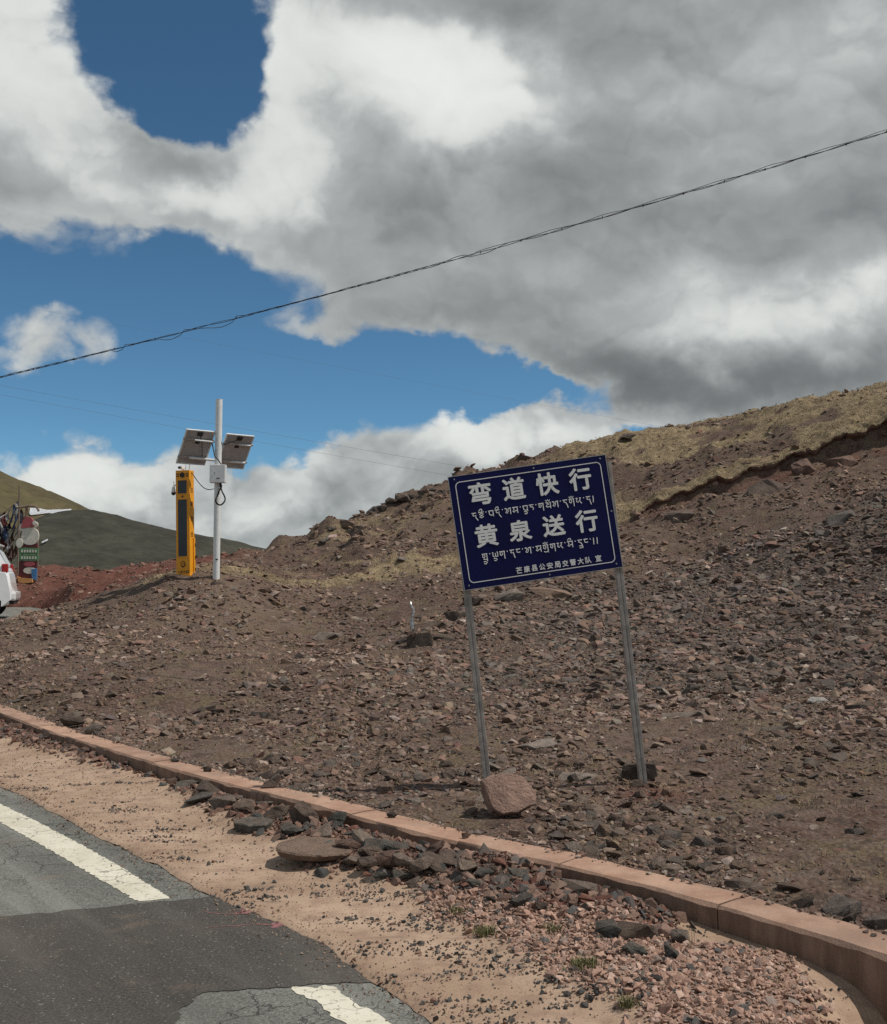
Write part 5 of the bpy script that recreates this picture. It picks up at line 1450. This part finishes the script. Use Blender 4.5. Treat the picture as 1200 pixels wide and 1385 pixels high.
# back door leaf seen edge-on, hinges
MB().box((w_ / 2 + 0.012, d_ * .32, h_ * .185), (0.02, d_ * .30, h_ * .36), None, 0.003).build('door', M_YEL, pil)
for f in (.07, .18, .30):
    MB().cyl((w_ / 2 + 0.026, d_ * .40, h_ * f - .03), (w_ / 2 + 0.026, d_ * .40, h_ * f + .03), 0.012, 8).build('hinge', M_INK, pil)
MB().box((w_ * .42, -d_ / 2 - .004, h_ * .05), (0.012, 0.012, 0.06)).build('latch', M_INK, pil)
# small bullet camera on the top, antenna wires, dome camera on a side arm
bc = MB().box((-w_ * .18, -0.02, h_ + 0.062), (0.075, 0.15, 0.062), None, 0.012).build('bullet_camera', M_WHITE, pil)
MB().cyl((-w_ * .24, -0.09, h_ + 0.06), (-w_ * .24, -0.115, h_ + 0.06), 0.026, 14).build('camera_lens', M_BLK, bc)
MB().cyl((-w_ * .10, 0.0, h_ - 0.005), (-w_ * .10, 0.0, h_ + 0.035), 0.014, 10).build('camera_foot', M_ALU, bc)
MB().tube([(w_ * .25, .05, h_ - .01), (w_ * .26, .05, h_ + .08), (w_ * .30, .06, h_ + .20)], 0.007, 6).build('antenna', M_ALU, pil)
MB().tube([(-w_ * .02, .05, h_ - .01), (0.0, .05, h_ + .10), (-0.005, .06, h_ + .19)], 0.005, 6).build('antenna', M_ALU, pil)
dc = MB().tube([(-w_ / 2 + .01, -d_ * .2, h_ * .86), (-w_ / 2 - .045, -d_ * .25, h_ * .865), (-w_ / 2 - .072, -d_ * .28, h_ * .845)], 0.014, 8).build('dome_arm', M_WHITE, pil)
MB().cyl((-w_ / 2 - .074, -d_ * .28, h_ * .795), (-w_ / 2 - .074, -d_ * .28, h_ * .85), 0.046, 16, 0.026).build('dome_housing', M_WHITE, dc)
MB().sphere((-w_ / 2 - .074, -d_ * .28, h_ * .79), 0.048, 16).build('dome_glass', M_BLK, dc, smooth=True)
MB().tube([(-w_ / 2 - .066, -d_ * .28, h_ * .85), (-w_ / 2 - .066, -d_ * .28, h_ * .90)], 0.005, 6).build('dome_antenna', M_ALU, dc)

# ------------------------------------------------------------------ white pole with two solar panels
qb = at_d(292.5, 784, 22.6); qb.z = ground1(qb.x, qb.y) - 0.05
QU = qb.y / FPX
sol = empty('solar_pole', qb); sol.rotation_euler = (0, R(0.25), 0)
tag(sol, 'white steel pole carrying two solar panels and a control box', 'solar pole')
hp = 246 * QU
MB().cyl((0, 0, -0.3), (0, 0, hp), 4.6 * QU, 28).build('pole', M_WHITE, sol, smooth=40)
MB().cyl((0, 0, hp), (0, 0, hp + 0.012), 4.75 * QU, 28).build('pole_cap', M_WHITE, sol, smooth=40)
MB().box((0.02, -4.7 * QU, 29 * QU), (0.05, 0.02, 0.022), None, 0.003).build('earth_clamp', M_BLK, sol)
cb = MB().box((2.2 * QU, -0.14, 144 * QU), (21 * QU, 0.16, 24.5 * QU), None, 0.008).build('control_box', M_WHITE, sol)
MB().box((2.2 * QU, -0.222, 144 * QU), (19.5 * QU, 0.006, 23 * QU), None, 0.002).build('box_door', M_WHITE, cb)
MB().cyl((-1.5 * QU, -0.222, 144.5 * QU), (-1.5 * QU, -0.232, 144.5 * QU), 0.009, 10).build('box_lock', M_BLK, cb)
MB().box((3.5 * QU, -0.2262, 137.5 * QU), (0.07, 0.002, 0.02)).build('box_label', M_INK, cb)
MB().box((2.2 * QU, -0.06, 144 * QU), (0.05, 0.05, 0.30)).build('box_bracket', M_ALU, cb)
# hanging cable loop, and the lead across to the pillar
lp = [(5.5, 132), (6.5, 126), (4, 121), (1.0, 114), (-0.5, 108), (1.0, 104), (5, 102), (9.5, 104), (11.8, 109), (10.5, 115), (7.5, 121), (5.5, 126), (4.8, 132)]
lp = smooth_path(lp, 0.8)
MB().tube([(a * QU, -0.13 + 0.02 * math.sin(i * .35), z * QU) for i, (a, z) in enumerate(lp)], 0.016, 8).build('cable_loop', M_BLK, sol, smooth=True)
pw = pil.matrix_world if False else Matrix.Translation(pil.location) @ pil.rotation_euler.to_matrix().to_4x4()
ctop = pw @ Vector((w_ / 2 - .01, 0, h_ * .985))
cend = Vector(qb) + Vector((-4.6 * QU, 0, 124.5 * QU))
MB().tube([ctop.lerp(cend, t) - Vector((0, 0, 0.16 * math.sin(math.pi * t) * (0.6 + .4 * t))) for t in np.linspace(0, 1, 15)], 0.009, 6).build('lead', M_BLK, None, smooth=True)
tag(bpy.data.objects['lead'], 'thin black cable sagging from the yellow pillar to the white pole', 'cable')
# panels: tilted away from us, facing left and back
a_ = R(39); til = R(55); e = Vector((math.cos(a_), math.sin(a_), 0)); f_dir = Vector((-math.sin(a_), math.cos(a_), 0))
dn = (f_dir * math.cos(til) - Vector((0, 0, 1)) * math.sin(til)).normalized(); nrm = e.cross(dn).normalized()
if nrm.z < 0: nrm = -nrm
def solar_panel(cx, cz, cy):
    rot = Matrix((e, dn, nrm)).transposed()
    c0 = Vector((cx * QU, cy, cz * QU)); pw_, pl = 0.64, 0.80
    sp = MB().box(c0, (pw_ - .03, pl - .03, 0.006), rot).build('solar_panel', M_GREYP, sol)
    fm = MB()
    for sx_ in (-1, 1): fm.box(c0 + e * sx_ * (pw_ / 2 - .012), (0.024, pl, 0.034), rot)
    for sy_ in (-1, 1): fm.box(c0 + dn * sy_ * (pl / 2 - .012), (pw_ - .05, 0.024, 0.034), rot)
    fm.build('panel_frame', M_WHITE, sp)
    for i in range(4):
        for j in range(5):
            MB().box(c0 + e * (i - 1.5) * .145 + dn * (j - 2) * .148 + nrm * 0.0048, (0.138, 0.141, 0.003), rot).build('cell', M_CELL, sp)
    MB().box(c0 - dn * pl * .40 - nrm * 0.018, (0.11, 0.085, 0.026), rot).build('junction_box', M_BLK, sp)
    MB().box(c0 - dn * pl * .15 - nrm * 0.0040, (0.10, 0.07, 0.002), rot).build('rating_label', M_BLK, sp)
    for s_ in (-.24, .28):
        MB().box(c0 + dn * pl * s_ - nrm * 0.028, (pw_ + .04, 0.035, 0.022), rot).build('rail', M_GREYP, sp)
    return c0
c1 = solar_panel(-30, 180.5, -0.06); c2 = solar_panel(18.5, 178, 0.34)
for s_, r_ in ((.28, 0.026), (-.24, 0.018)):
    A_, B_ = c1 + dn * .80 * s_ - nrm * .055, c2 + dn * .80 * s_ - nrm * .055
    MB().cyl(A_ - e * .1, B_ + e * .28, r_, 10).build('cross_arm', M_WHITE, sol)
    mid = A_.lerp(B_, .62)
    MB().cyl(mid, Vector((0, 0, mid.z)), 0.02, 8).build('arm_bracket', M_WHITE, sol)
MB().tube([c1 - dn * .30 - nrm * .03, c1 - dn * .12 - nrm * .06 + e * .08, c1 + e * .16 + dn * .15 - nrm * .08], 0.008, 6).build('panel_lead', M_BLK, sol)
MB().tube([c1 + e * .30 - dn * .16 - nrm * .04, Vector((-5 * QU, -.10, 176 * QU)), Vector((-3 * QU, -.12, 168 * QU)), Vector((2 * QU, -.13, 163 * QU)), Vector((6 * QU, -.12, 156 * QU))], 0.012, 6).build('panel_lead', M_BLK, sol, smooth=True)
MB().tube([c2 - dn * .30 - nrm * .03, c2 - dn * .24 - e * .2 - nrm * .05, Vector((4.5 * QU, .02, 184 * QU))], 0.008, 6).build('panel_lead', M_BLK, sol)
# ------------------------------------------------------------------ white car leaving round the bend
M_CARW, nt, b = mat('white_car_paint', 0.25, spec=0.5); setc(nt, b, mixc(nt, noise(nt, objco(nt), 3, 4, 0.6).ss(0.4, 0.7), (0.86, 0.87, 0.87), (0.80, 0.80, 0.79))); b.inputs['Coat Weight'].default_value = 0.6
M_GLS, nt, b = mat('tinted_glass', 0.06, spec=0.6); setc(nt, b, mixc(nt, noise(nt, objco(nt), 2, 2, 0.5), (0.012, 0.015, 0.016), (0.02, 0.024, 0.026)))
M_TRIM = plain('black_plastic', (0.03, 0.03, 0.03), 0.6)
M_TYRE = plain('tyre_rubber', (0.022, 0.021, 0.020), 0.85)
M_RIM = plain('alloy', (0.50, 0.51, 0.52), 0.35, 0.8)
car = empty('parked_car', (0, 0, 0)); tag(car, 'white sport utility car, only its tail showing at the left edge', 'car')
# local: x forward, y left, z up; origin on the ground under the tail
L, HW = 4.55, 0.90
lower = [(0.02, .42), (0.00, .62), (0.04, .80), (0.07, .98), (0.11, 1.06), (1.2, 1.08), (2.6, 1.06), (3.35, 1.02), (4.1, .92), (4.45, .78), (4.55, .58), (4.52, .36), (4.30, .28)]
def arch(cx, r, n=12): return [(cx + r * math.cos(t), .33 + r * math.sin(t)) for t in np.linspace(-0.15, math.pi + 0.15, n)]
outl = lower + arch(3.62, .40) + arch(0.57, .37) + [(0.14, .32)]
bmx = bmesh.new(); secs = []
for yv, ins in ((-HW, .05), (-HW + .06, .0), (HW - .06, .0), (HW, .05)):
    secs.append([bmx.verts.new((x + (ins if x < 2.2 else -ins) * (1 if z > .42 else .3), yv * (1 - .05 * max(0, z - .7)), z - (ins * .6 if z > .9 else 0))) for x, z in outl])
n_ = len(outl)
for A, B in zip(secs, secs[1:]):
    for k in range(n_): bmx.faces.new((A[k], A[(k + 1) % n_], B[(k + 1) % n_], B[k]))
bmx.faces.new(secs[0][::-1]); bmx.faces.new(secs[-1])
bmesh.ops.recalc_face_normals(bmx, faces=bmx.faces)
me = bpy.data.meshes.new('body'); bmx.to_mesh(me); bmx.free(); me.polygons.foreach_set('use_smooth', [True] * len(me.polygons)); me.set_sharp_from_angle(angle=R(32))
body = link('body', me, M_CARW, car)
# greenhouse, tapered
gh = [(0.10, 1.06), (0.17, 1.24), (0.33, 1.52), (0.50, 1.68), (1.6, 1.72), (2.35, 1.66), (2.75, 1.50), (3.38, 1.04)]
bmx = bmesh.new(); secs = []
for yv, dz in ((-1, 0.0), (-.86, .0), (.86, .0), (1, 0)):
    secs.append([bmx.verts.new((x, yv * (HW - .05 - .22 * max(0, (z - 1.06)) / .66), z - (0.03 if abs(yv) == 1 and z > 1.5 else 0))) for x, z in gh])
n_ = len(gh)
for A, B in zip(secs, secs[1:]):
    for k in range(n_ - 1): bmx.faces.new((A[k], A[k + 1], B[k + 1], B[k]))
    bmx.faces.new((A[-1], A[0], B[0], B[-1]))
bmx.faces.new(secs[0][::-1]); bmx.faces.new(secs[-1]); bmesh.ops.recalc_face_normals(bmx, faces=bmx.faces)
me = bpy.data.meshes.new('cabin'); bmx.to_mesh(me); bmx.free(); me.polygons.foreach_set('use_smooth', [True] * len(me.polygons)); me.set_sharp_from_angle(angle=R(32))
link('cabin', me, M_CARW, car)
def gy(z): return HW - .05 - .22 * max(0, (z - 1.06)) / .66
for s_ in (-1, 1):
    for win in ([(0.72, 1.14), (0.62, 1.50), (0.78, 1.58), (1.30, 1.60), (1.34, 1.12)], [(1.42, 1.12), (1.38, 1.60), (2.20, 1.58), (2.32, 1.52), (2.36, 1.11)], [(2.44, 1.11), (2.40, 1.50), (2.66, 1.46), (3.16, 1.10)]):
        mbw = MB(); A = [mbw.bm.verts.new((x, s_ * (gy(z) + .006), z)) for x, z in win]; B = [mbw.bm.verts.new((x, s_ * (gy(z) - .01), z)) for x, z in win]
        mbw.bm.faces.new(A); mbw.bm.faces.new(B[::-1])
        for k in range(len(A)): mbw.bm.faces.new((A[k], A[(k + 1) % len(A)], B[(k + 1) % len(A)], B[k]))
        mbw.build('side_window', M_GLS, car)
    # doors as thin seams and handles
    for xd in (1.38, 2.42):
        MB().box((xd, s_ * (HW - .012), .72), (.10, .03, .03), None, .008).build('door_handle', M_CARW, car)
        MB().box((xd - .32, s_ * (HW - .002), .74), (.006, .008, .56)).build('door_seam', M_TRIM, car)
    MB().box((0.165, s_ * (HW - .135), 1.12), (.13, .22, .20), None, .03).build('tail_light', M_RED, car)
    MB().box((4.36, s_ * (HW - .22), .78), (.24, .34, .14), None, .04).build('headlight', M_GLS, car)
    MB().box((2.95, s_ * (HW + .06), 1.10), (.14, .20, .13), None, .03).build('mirror', M_CARW, car)
    for xw in (0.57, 3.62):
        y0 = s_ * (HW - .02)
        wh = MB().cyl((xw, y0, .33), (xw, y0 - s_ * .22, .33), .345, 32).build('wheel', M_TYRE, car, smooth=35)
        MB().cyl((xw, y0 + s_ * .004, .33), (xw, y0 - s_ * .03, .33), .235, 28).build('rim_recess', M_TRIM, wh)
        rm_ = MB()
        for k in range(5):
            t = k * math.tau / 5 + .3
            rm_.box((xw + .125 * math.cos(t), y0 + s_ * .010, .33 + .125 * math.sin(t)), (.21, .02, .055), Matrix.Rotation(-t, 3, 'Y'), .006)
        rm_.cyl((xw, y0 + s_ * .018, .33), (xw, y0, .33), .05, 14)
        rm_.build('rim', M_RIM, wh)
        pts = [(xw + .228 * math.cos(t), y0 + s_ * .008, .33 + .228 * math.sin(t)) for t in np.linspace(0, math.tau, 25)]
        MB().tube(pts, .016, 6, cap=False).build('rim_lip', M_RIM, wh, smooth=True)
MB().box((2.2, 0, .30), (3.4, 1.5, .16)).build('underbody', M_TRIM, car)
MB().box((-.005, 0, .50), (.14, 1.62, .20), None, .05).build('rear_bumper', M_CARW, car)
MB().box((0.02, 0, .37), (.10, 1.40, .10), None, .02).build('bumper_trim', M_TRIM, car)
mbw = MB(); A = [mbw.bm.verts.new(v) for v in ((.130, -.62, 1.14), (.130, .62, 1.14), (.315, .56, 1.50), (.315, -.56, 1.50))]; mbw.bm.faces.new(A)
o = mbw.build('rear_window', M_GLS, car); o.location = (-.012, 0, 0.004)
MB().box((.42, 0, 1.64), (.26, 1.16, .04), None, .015).build('roof_spoiler', M_CARW, car)
mbw = MB(); A = [mbw.bm.verts.new(v) for v in ((2.80, -.60, 1.475), (2.80, .60, 1.475), (3.33, .76, 1.08), (3.33, -.76, 1.08))]; mbw.bm.faces.new(A)
o = mbw.build('windscreen', M_GLS, car); o.location = (.016, 0, .010)
cp_ = at_d(22.5, 836, 25.4); car.location = (cp_.x, cp_.y, float(road_z(cp_.x, cp_.y)) - 0.004)
car.rotation_euler = (0, 0, math.pi + 0.30)
# tail sits at the origin: shift a little so the outer tail corner meets the sightline
car.location.x -= 0.05

# ------------------------------------------------------------------ painted board by the far road
M_CREAM = plain('cream_paint', (0.66, 0.63, 0.54), 0.6, dirt=(0.40, 0.36, 0.30))
M_CAP = plain('faded_red_paint', (0.36, 0.075, 0.085), 0.6)
M_GRN = plain('green_board', (0.075, 0.20, 0.085), 0.6)
M_DRED = plain('dark_red_paint', (0.11, 0.018, 0.020), 0.6)
M_BLU = plain('blue_paint', (0.07, 0.21, 0.42), 0.6)
M_ORG = plain('orange_paint', (0.62, 0.30, 0.10), 0.6)
M_WOOD = plain('weathered_wood', (0.20, 0.15, 0.11), 0.85, wear=0.3)
bd = at_d(38, 769, 36.5); bd.z = ground1(bd.x, bd.y) - 0.05; BU = bd.y / FPX
sb = empty('painted_board', bd, R(4)); tag(sb, 'tall cut-out board with white head shape, red cap and green panels', 'painted board')
def px_(x, y): return ((x - 38) * BU, (768 - y) * BU)
def cut(name, pts, y0, y1, m, bev=0.01):
    return MB().prism([px_(*q) for q in pts], y0, y1, bev).build(name, m, sb)
def oval(cx, cy, rx, ry, n=22, pw=1.0): return [(cx + rx * math.copysign(abs(math.cos(t)) ** pw, math.cos(t)), cy - ry * math.copysign(abs(math.sin(t)) ** pw, math.sin(t))) for t in np.linspace(0, math.tau, n, endpoint=False)]
for x in (28.5, 48.5): MB().cyl((*px_(x, 775)[:1], 0.10, -0.4), (px_(x, 690)[0], 0.10, px_(x, 690)[1]), 0.035, 8).build('support_post', M_WOOD, sb)
cut('head', oval(40, 702.5, 11.5, 12, 26, 0.85), -0.04, 0.04, M_CREAM)
cut('ear', oval(29.5, 690.5, 4.2, 5.5), -0.02, 0.05, M_CREAM)
cut('ear', oval(46.8, 687, 3.2, 4), -0.02, 0.05, M_CREAM)
cut('cap', [(28, 692), (30, 681), (35, 676), (41, 677), (46, 684), (45, 690), (38, 691)], -0.07, 0.03, M_CAP)
cut('cap_ball', oval(46, 685, 2.6, 3.0), -0.10, -0.06, M_CREAM)
cut('paw', oval(26.5, 712, 4.6, 6.5), -0.06, 0.03, M_CREAM)
cut('neck_panel', [(30, 712), (50, 713), (50, 718.5), (30, 718)], -0.03, 0.05, M_DRED)
for r0 in (718.5, 727.5):
    cut('green_panel', [(26, r0), (51.5, r0 + .3), (51, r0 + 8), (26.5, r0 + 8)], -0.05, 0.05, M_GRN)
    for k in range(6):
        x = 29 + k * 3.6
        cut('faded_mark', [(x, r0 + 2.4), (x + 2.2, r0 + 2.4), (x + 2.2, r0 + 6), (x, r0 + 6)], -0.056, -0.048, M_CREAM, 0)
cut('lower_panel', [(26, 736), (50, 736.5), (50, 760), (25.5, 760)], -0.02, 0.06, M_DRED)
cut('red_band', oval(40, 740.5, 7.5, 3.2), -0.05, -0.01, M_CAP)
cut('white_collar', oval(40.5, 749, 8.5, 4.5), -0.045, -0.01, M_CREAM)
cut('blue_panel', [(43, 747), (50.5, 746), (50, 762), (44, 761)], -0.07, -0.012, M_BLU)
cut('orange_base', [(25, 757), (31, 759), (45, 760), (46, 765), (35, 766.5), (27, 765)], -0.12, 0.10, M_ORG)
# roof-like arch over the board
ar = [(20, 664), (30, 662.5), (38, 661), (44, 661.5), (47.5, 664), (50, 668.5)]
mba = MB(); mba.tube([(*px_(x, y)[:1], 0.06, px_(x, y)[1]) for x, y in ar], 0.035, 8); mba.build('arch', M_WOOD, sb)
MB().tube([(px_(33, 662)[0], 0.08, px_(33, 662)[1]), (px_(34, 690)[0], 0.08, px_(34, 690)[1])], 0.04, 8).build('arch_post', M_WOOD, sb)

# ------------------------------------------------------------------ strings of prayer flags running off to the left
FL = [plain('flag_' + n, c, 0.85, wear=0.25) for n, c in (('white', (0.62, 0.62, 0.62)), ('blue', (0.14, 0.20, 0.34)), ('red', (0.24, 0.06, 0.055)), ('dark', (0.07, 0.075, 0.10)), ('brown', (0.19, 0.13, 0.11)))]
top = at_d(25, 677, 37.5); 
fpole = MB().cyl((0, 0, -0.4), (0, 0, 3.0), 0.03, 8).build('flag_pole', M_WOOD)
ft = at_d(24, 770, 37.5); fpole.location = (ft.x, ft.y, ground1(ft.x, ft.y)); tag(fpole, 'thin wooden pole behind the painted board holding up flag strings', 'pole')
hz = top.z - fpole.location.z
for row, (dy, endpx, lab) in enumerate((((0.0), (-60, 718), 'topmost string of white and blue prayer flags'), ((0.3), (-70, 745), 'second string of dark and blue prayer flags'), ((0.6), (-70, 775), 'third string of red and white prayer flags'), ((0.9), (-60, 812), 'lowest string of brown and grey prayer flags'))):
    A_ = Vector((top.x, top.y + dy, fpole.location.z + hz - 0.25 * row)); B_ = at_d(*endpx, 36.5 + dy)
    fs = empty('flag_string', A_); tag(fs, lab + ' slanting down at left edge', 'prayer flags', 'strings of prayer flags')
    npt = 17; P_ = [(B_ - A_) * t - Vector((0, 0, 0.25 * math.sin(math.pi * t))) for t in np.linspace(0, 1, npt)]
    MB().tube(P_, 0.008, 5).build('cord', M_TRIM, fs)
    for k in range(npt - 1):
        a, b_ = P_[k], P_[k].lerp(P_[k + 1], .94); hgt = 0.50 + 0.12 * math.sin(k * 2.1 + row)
        bmx = bmesh.new(); gridv = []
        for i in range(5):
            u_ = i / 4; col_ = []
            for j in range(5):
                v_ = j / 4
                col_.append(bmx.verts.new(a.lerp(b_, u_) + Vector((0.05 * math.sin(v_ * 4 + k), 0.06 * math.sin(u_ * 5 + v_ * 3 + k * 1.7), -hgt * v_ * (1 + .08 * math.sin(u_ * 6 + k))))))
            gridv.append(col_)
        for i in range(4):
            for j in range(4): bmx.faces.new((gridv[i][j], gridv[i + 1][j], gridv[i + 1][j + 1], gridv[i][j + 1]))
        bmesh.ops.solidify(bmx, geom=list(bmx.faces), thickness=0.004)
        me = bpy.data.meshes.new('flag'); bmx.to_mesh(me); bmx.free(); me.polygons.foreach_set('use_smooth', [True] * len(me.polygons))
        link('flag', me, FL[[(0, 1, 0, 2), (3, 1, 3, 1), (2, 0, 4, 0), (4, 0, 4, 4)][row][k % 4]], fs)

# pale cloth draped over the cairn of flags
M_CLOTH = plain('pale_cloth', (0.50, 0.50, 0.50), 0.9, wear=0.2)
ca = at_d(4, 700, 37.1); u = 37.1 / FPX
bmx = bmesh.new(); gv = []
for i in range(22):
    a = i / 21; col_ = []
    for j in range(12):
        b_ = j / 11
        x = (-34 + 44 * a * (1 - 0.35 * b_)) * u - 0.25 * b_; z = (-6 * math.sin(a * 3.1) - 4 + 14 * a - 52 * b_ * (0.75 + .25 * math.sin(a * 5))) * u
        col_.append(bmx.verts.new((x, 0.10 * math.sin(a * 16 + b_ * 2) * (.3 + b_), z)))
    gv.append(col_)
for i in range(21):
    for j in range(11): bmx.faces.new((gv[i][j], gv[i + 1][j], gv[i + 1][j + 1], gv[i][j + 1]))
bmesh.ops.solidify(bmx, geom=list(bmx.faces), thickness=0.006)
me = bpy.data.meshes.new('draped_cloth'); bmx.to_mesh(me); bmx.free(); me.polygons.foreach_set('use_smooth', [True] * len(me.polygons))
o = link('draped_cloth', me, M_CLOTH); o.location = ca; tag(o, 'pale grey cloth draped below the prayer flag strings at left edge', 'cloth')

# ------------------------------------------------------------------ snow patches lying on the dark hill
def snow(pts, lab, D0):
    P_ = np.array(pts, float); m_ = MB()
    cx, cy = P_.mean(0)
    ring = smooth_path(np.vstack([P_, P_[:1]]), 2.0)[:-1]
    dg = bpy.context.evaluated_depsgraph_get(); vs_ = []
    def on_hill(px, py):
        d = ray(px, py).normalized(); ok, loc, nr, _, ob, _ = sc.ray_cast(dg, Vector((0, 0, CAMZ)) + d * D0, d)
        return (loc + nr * 0.7) if ok else None
    c_ = on_hill(cx, cy)
    if c_ is None: return
    vs_ = [on_hill(*q) for q in ring]; vs_ = [v if v is not None else c_ for v in vs_]
    cv = m_.bm.verts.new(c_); rv = [m_.bm.verts.new(v) for v in vs_]
    for k in range(len(rv)): m_.bm.faces.new((cv, rv[k], rv[(k + 1) % len(rv)]))
    g = bmesh.ops.solidify(m_.bm, geom=list(m_.bm.faces), thickness=0.3)
    tag(m_.build('snow_patch', m_snow), lab, 'snow patch', 'old snow patches on the far hills')
bpy.context.view_layer.update()
snow([(40, 689), (52, 689.5), (62, 691.5), (76, 691), (96, 690.5), (90, 693.5), (76, 697), (64, 696), (50, 698), (40, 698)], 'long white snow patch on the hill behind the painted board', 420)
snow([(56, 737), (64, 733), (64, 735), (57, 738.5)], 'tiny snow patch low on the dark hill', 80)

# ------------------------------------------------------------------ overhead lines
M_CABLE = plain('cable_sheath', (0.04, 0.04, 0.042), 0.6)
M_WIRE = plain('bare_wire', (0.16, 0.16, 0.17), 0.5)
def cab(px): return 510 - 0.24 * px - 3.06e-5 * px * px
def cab_pt(px, D): return at_d(px, cab(px), D)
ocb = empty('overhead_cable', cab_pt(600, 14)); tag(ocb, 'twisted black overhead cable crossing the sky above the sign', 'cable')
o0 = Vector(ocb.location); rc_ = random.Random(8)
pxs = np.arange(-700, 2000, 5.0)
base = [cab_pt(p, 14 + 0.0012 * (600 - p)) - o0 for p in pxs]
for s_ in range(3):
    pts = []
    for i, q in enumerate(base):
        ph = i * 0.42 + s_ * math.tau / 3
        am = 0.008 + 0.003 * math.sin(i * .13 + s_)
        if s_ == 2:
            for c0, wd, dp in ((300, 22, .045), (233, 16, .04), (160, 14, .03), (640, 60, .025)): am += dp * math.exp(-((pxs[i] - c0) / wd) ** 2)
        dz_ = -am if s_ == 2 and am > .03 else am * math.sin(ph)
        if s_ == 0 and 640 < pxs[i]: dz_ += 0.022
        pts.append(q + Vector((0, am * math.cos(ph), dz_)))
    MB().tube(pts, 0.0043 if s_ else 0.0034, 5).build('strand', M_CABLE, ocb)
for i in range(6, len(base), 11):
    MB().box(base[i], (0.010, 0.02, 0.026), Matrix.Rotation(rc_.uniform(-.4, .4), 3, 'Y')).build('cable_tie', M_CABLE, ocb)
def wire(p0, p1, lab, D, r=0.009, sag=0.4):
    a, b_ = at_d(*p0, D), at_d(*p1, D + 4)
    ex = b_ - a
    pts = [a + ex * t - Vector((0, 0, sag * math.sin(math.pi * t))) for t in np.linspace(0, 1, 40)]
    o = MB().tube(pts, r, 5).build('power_line', M_WIRE); tag(o, lab, 'power line', 'thin power lines behind the ridge')
wire((-1000, 330), (1300, 742), 'upper of two thin power lines meeting the sign from left', 58, 0.005, 0.5)
wire((-1000, 338), (1300, 760), 'lower of two thin power lines meeting the sign from left', 58, 0.005, 0.5)
wire((-600, 290), (2000, 770), 'faint highest power line running down to the grassy skyline', 62, 0.0035, 0.5)
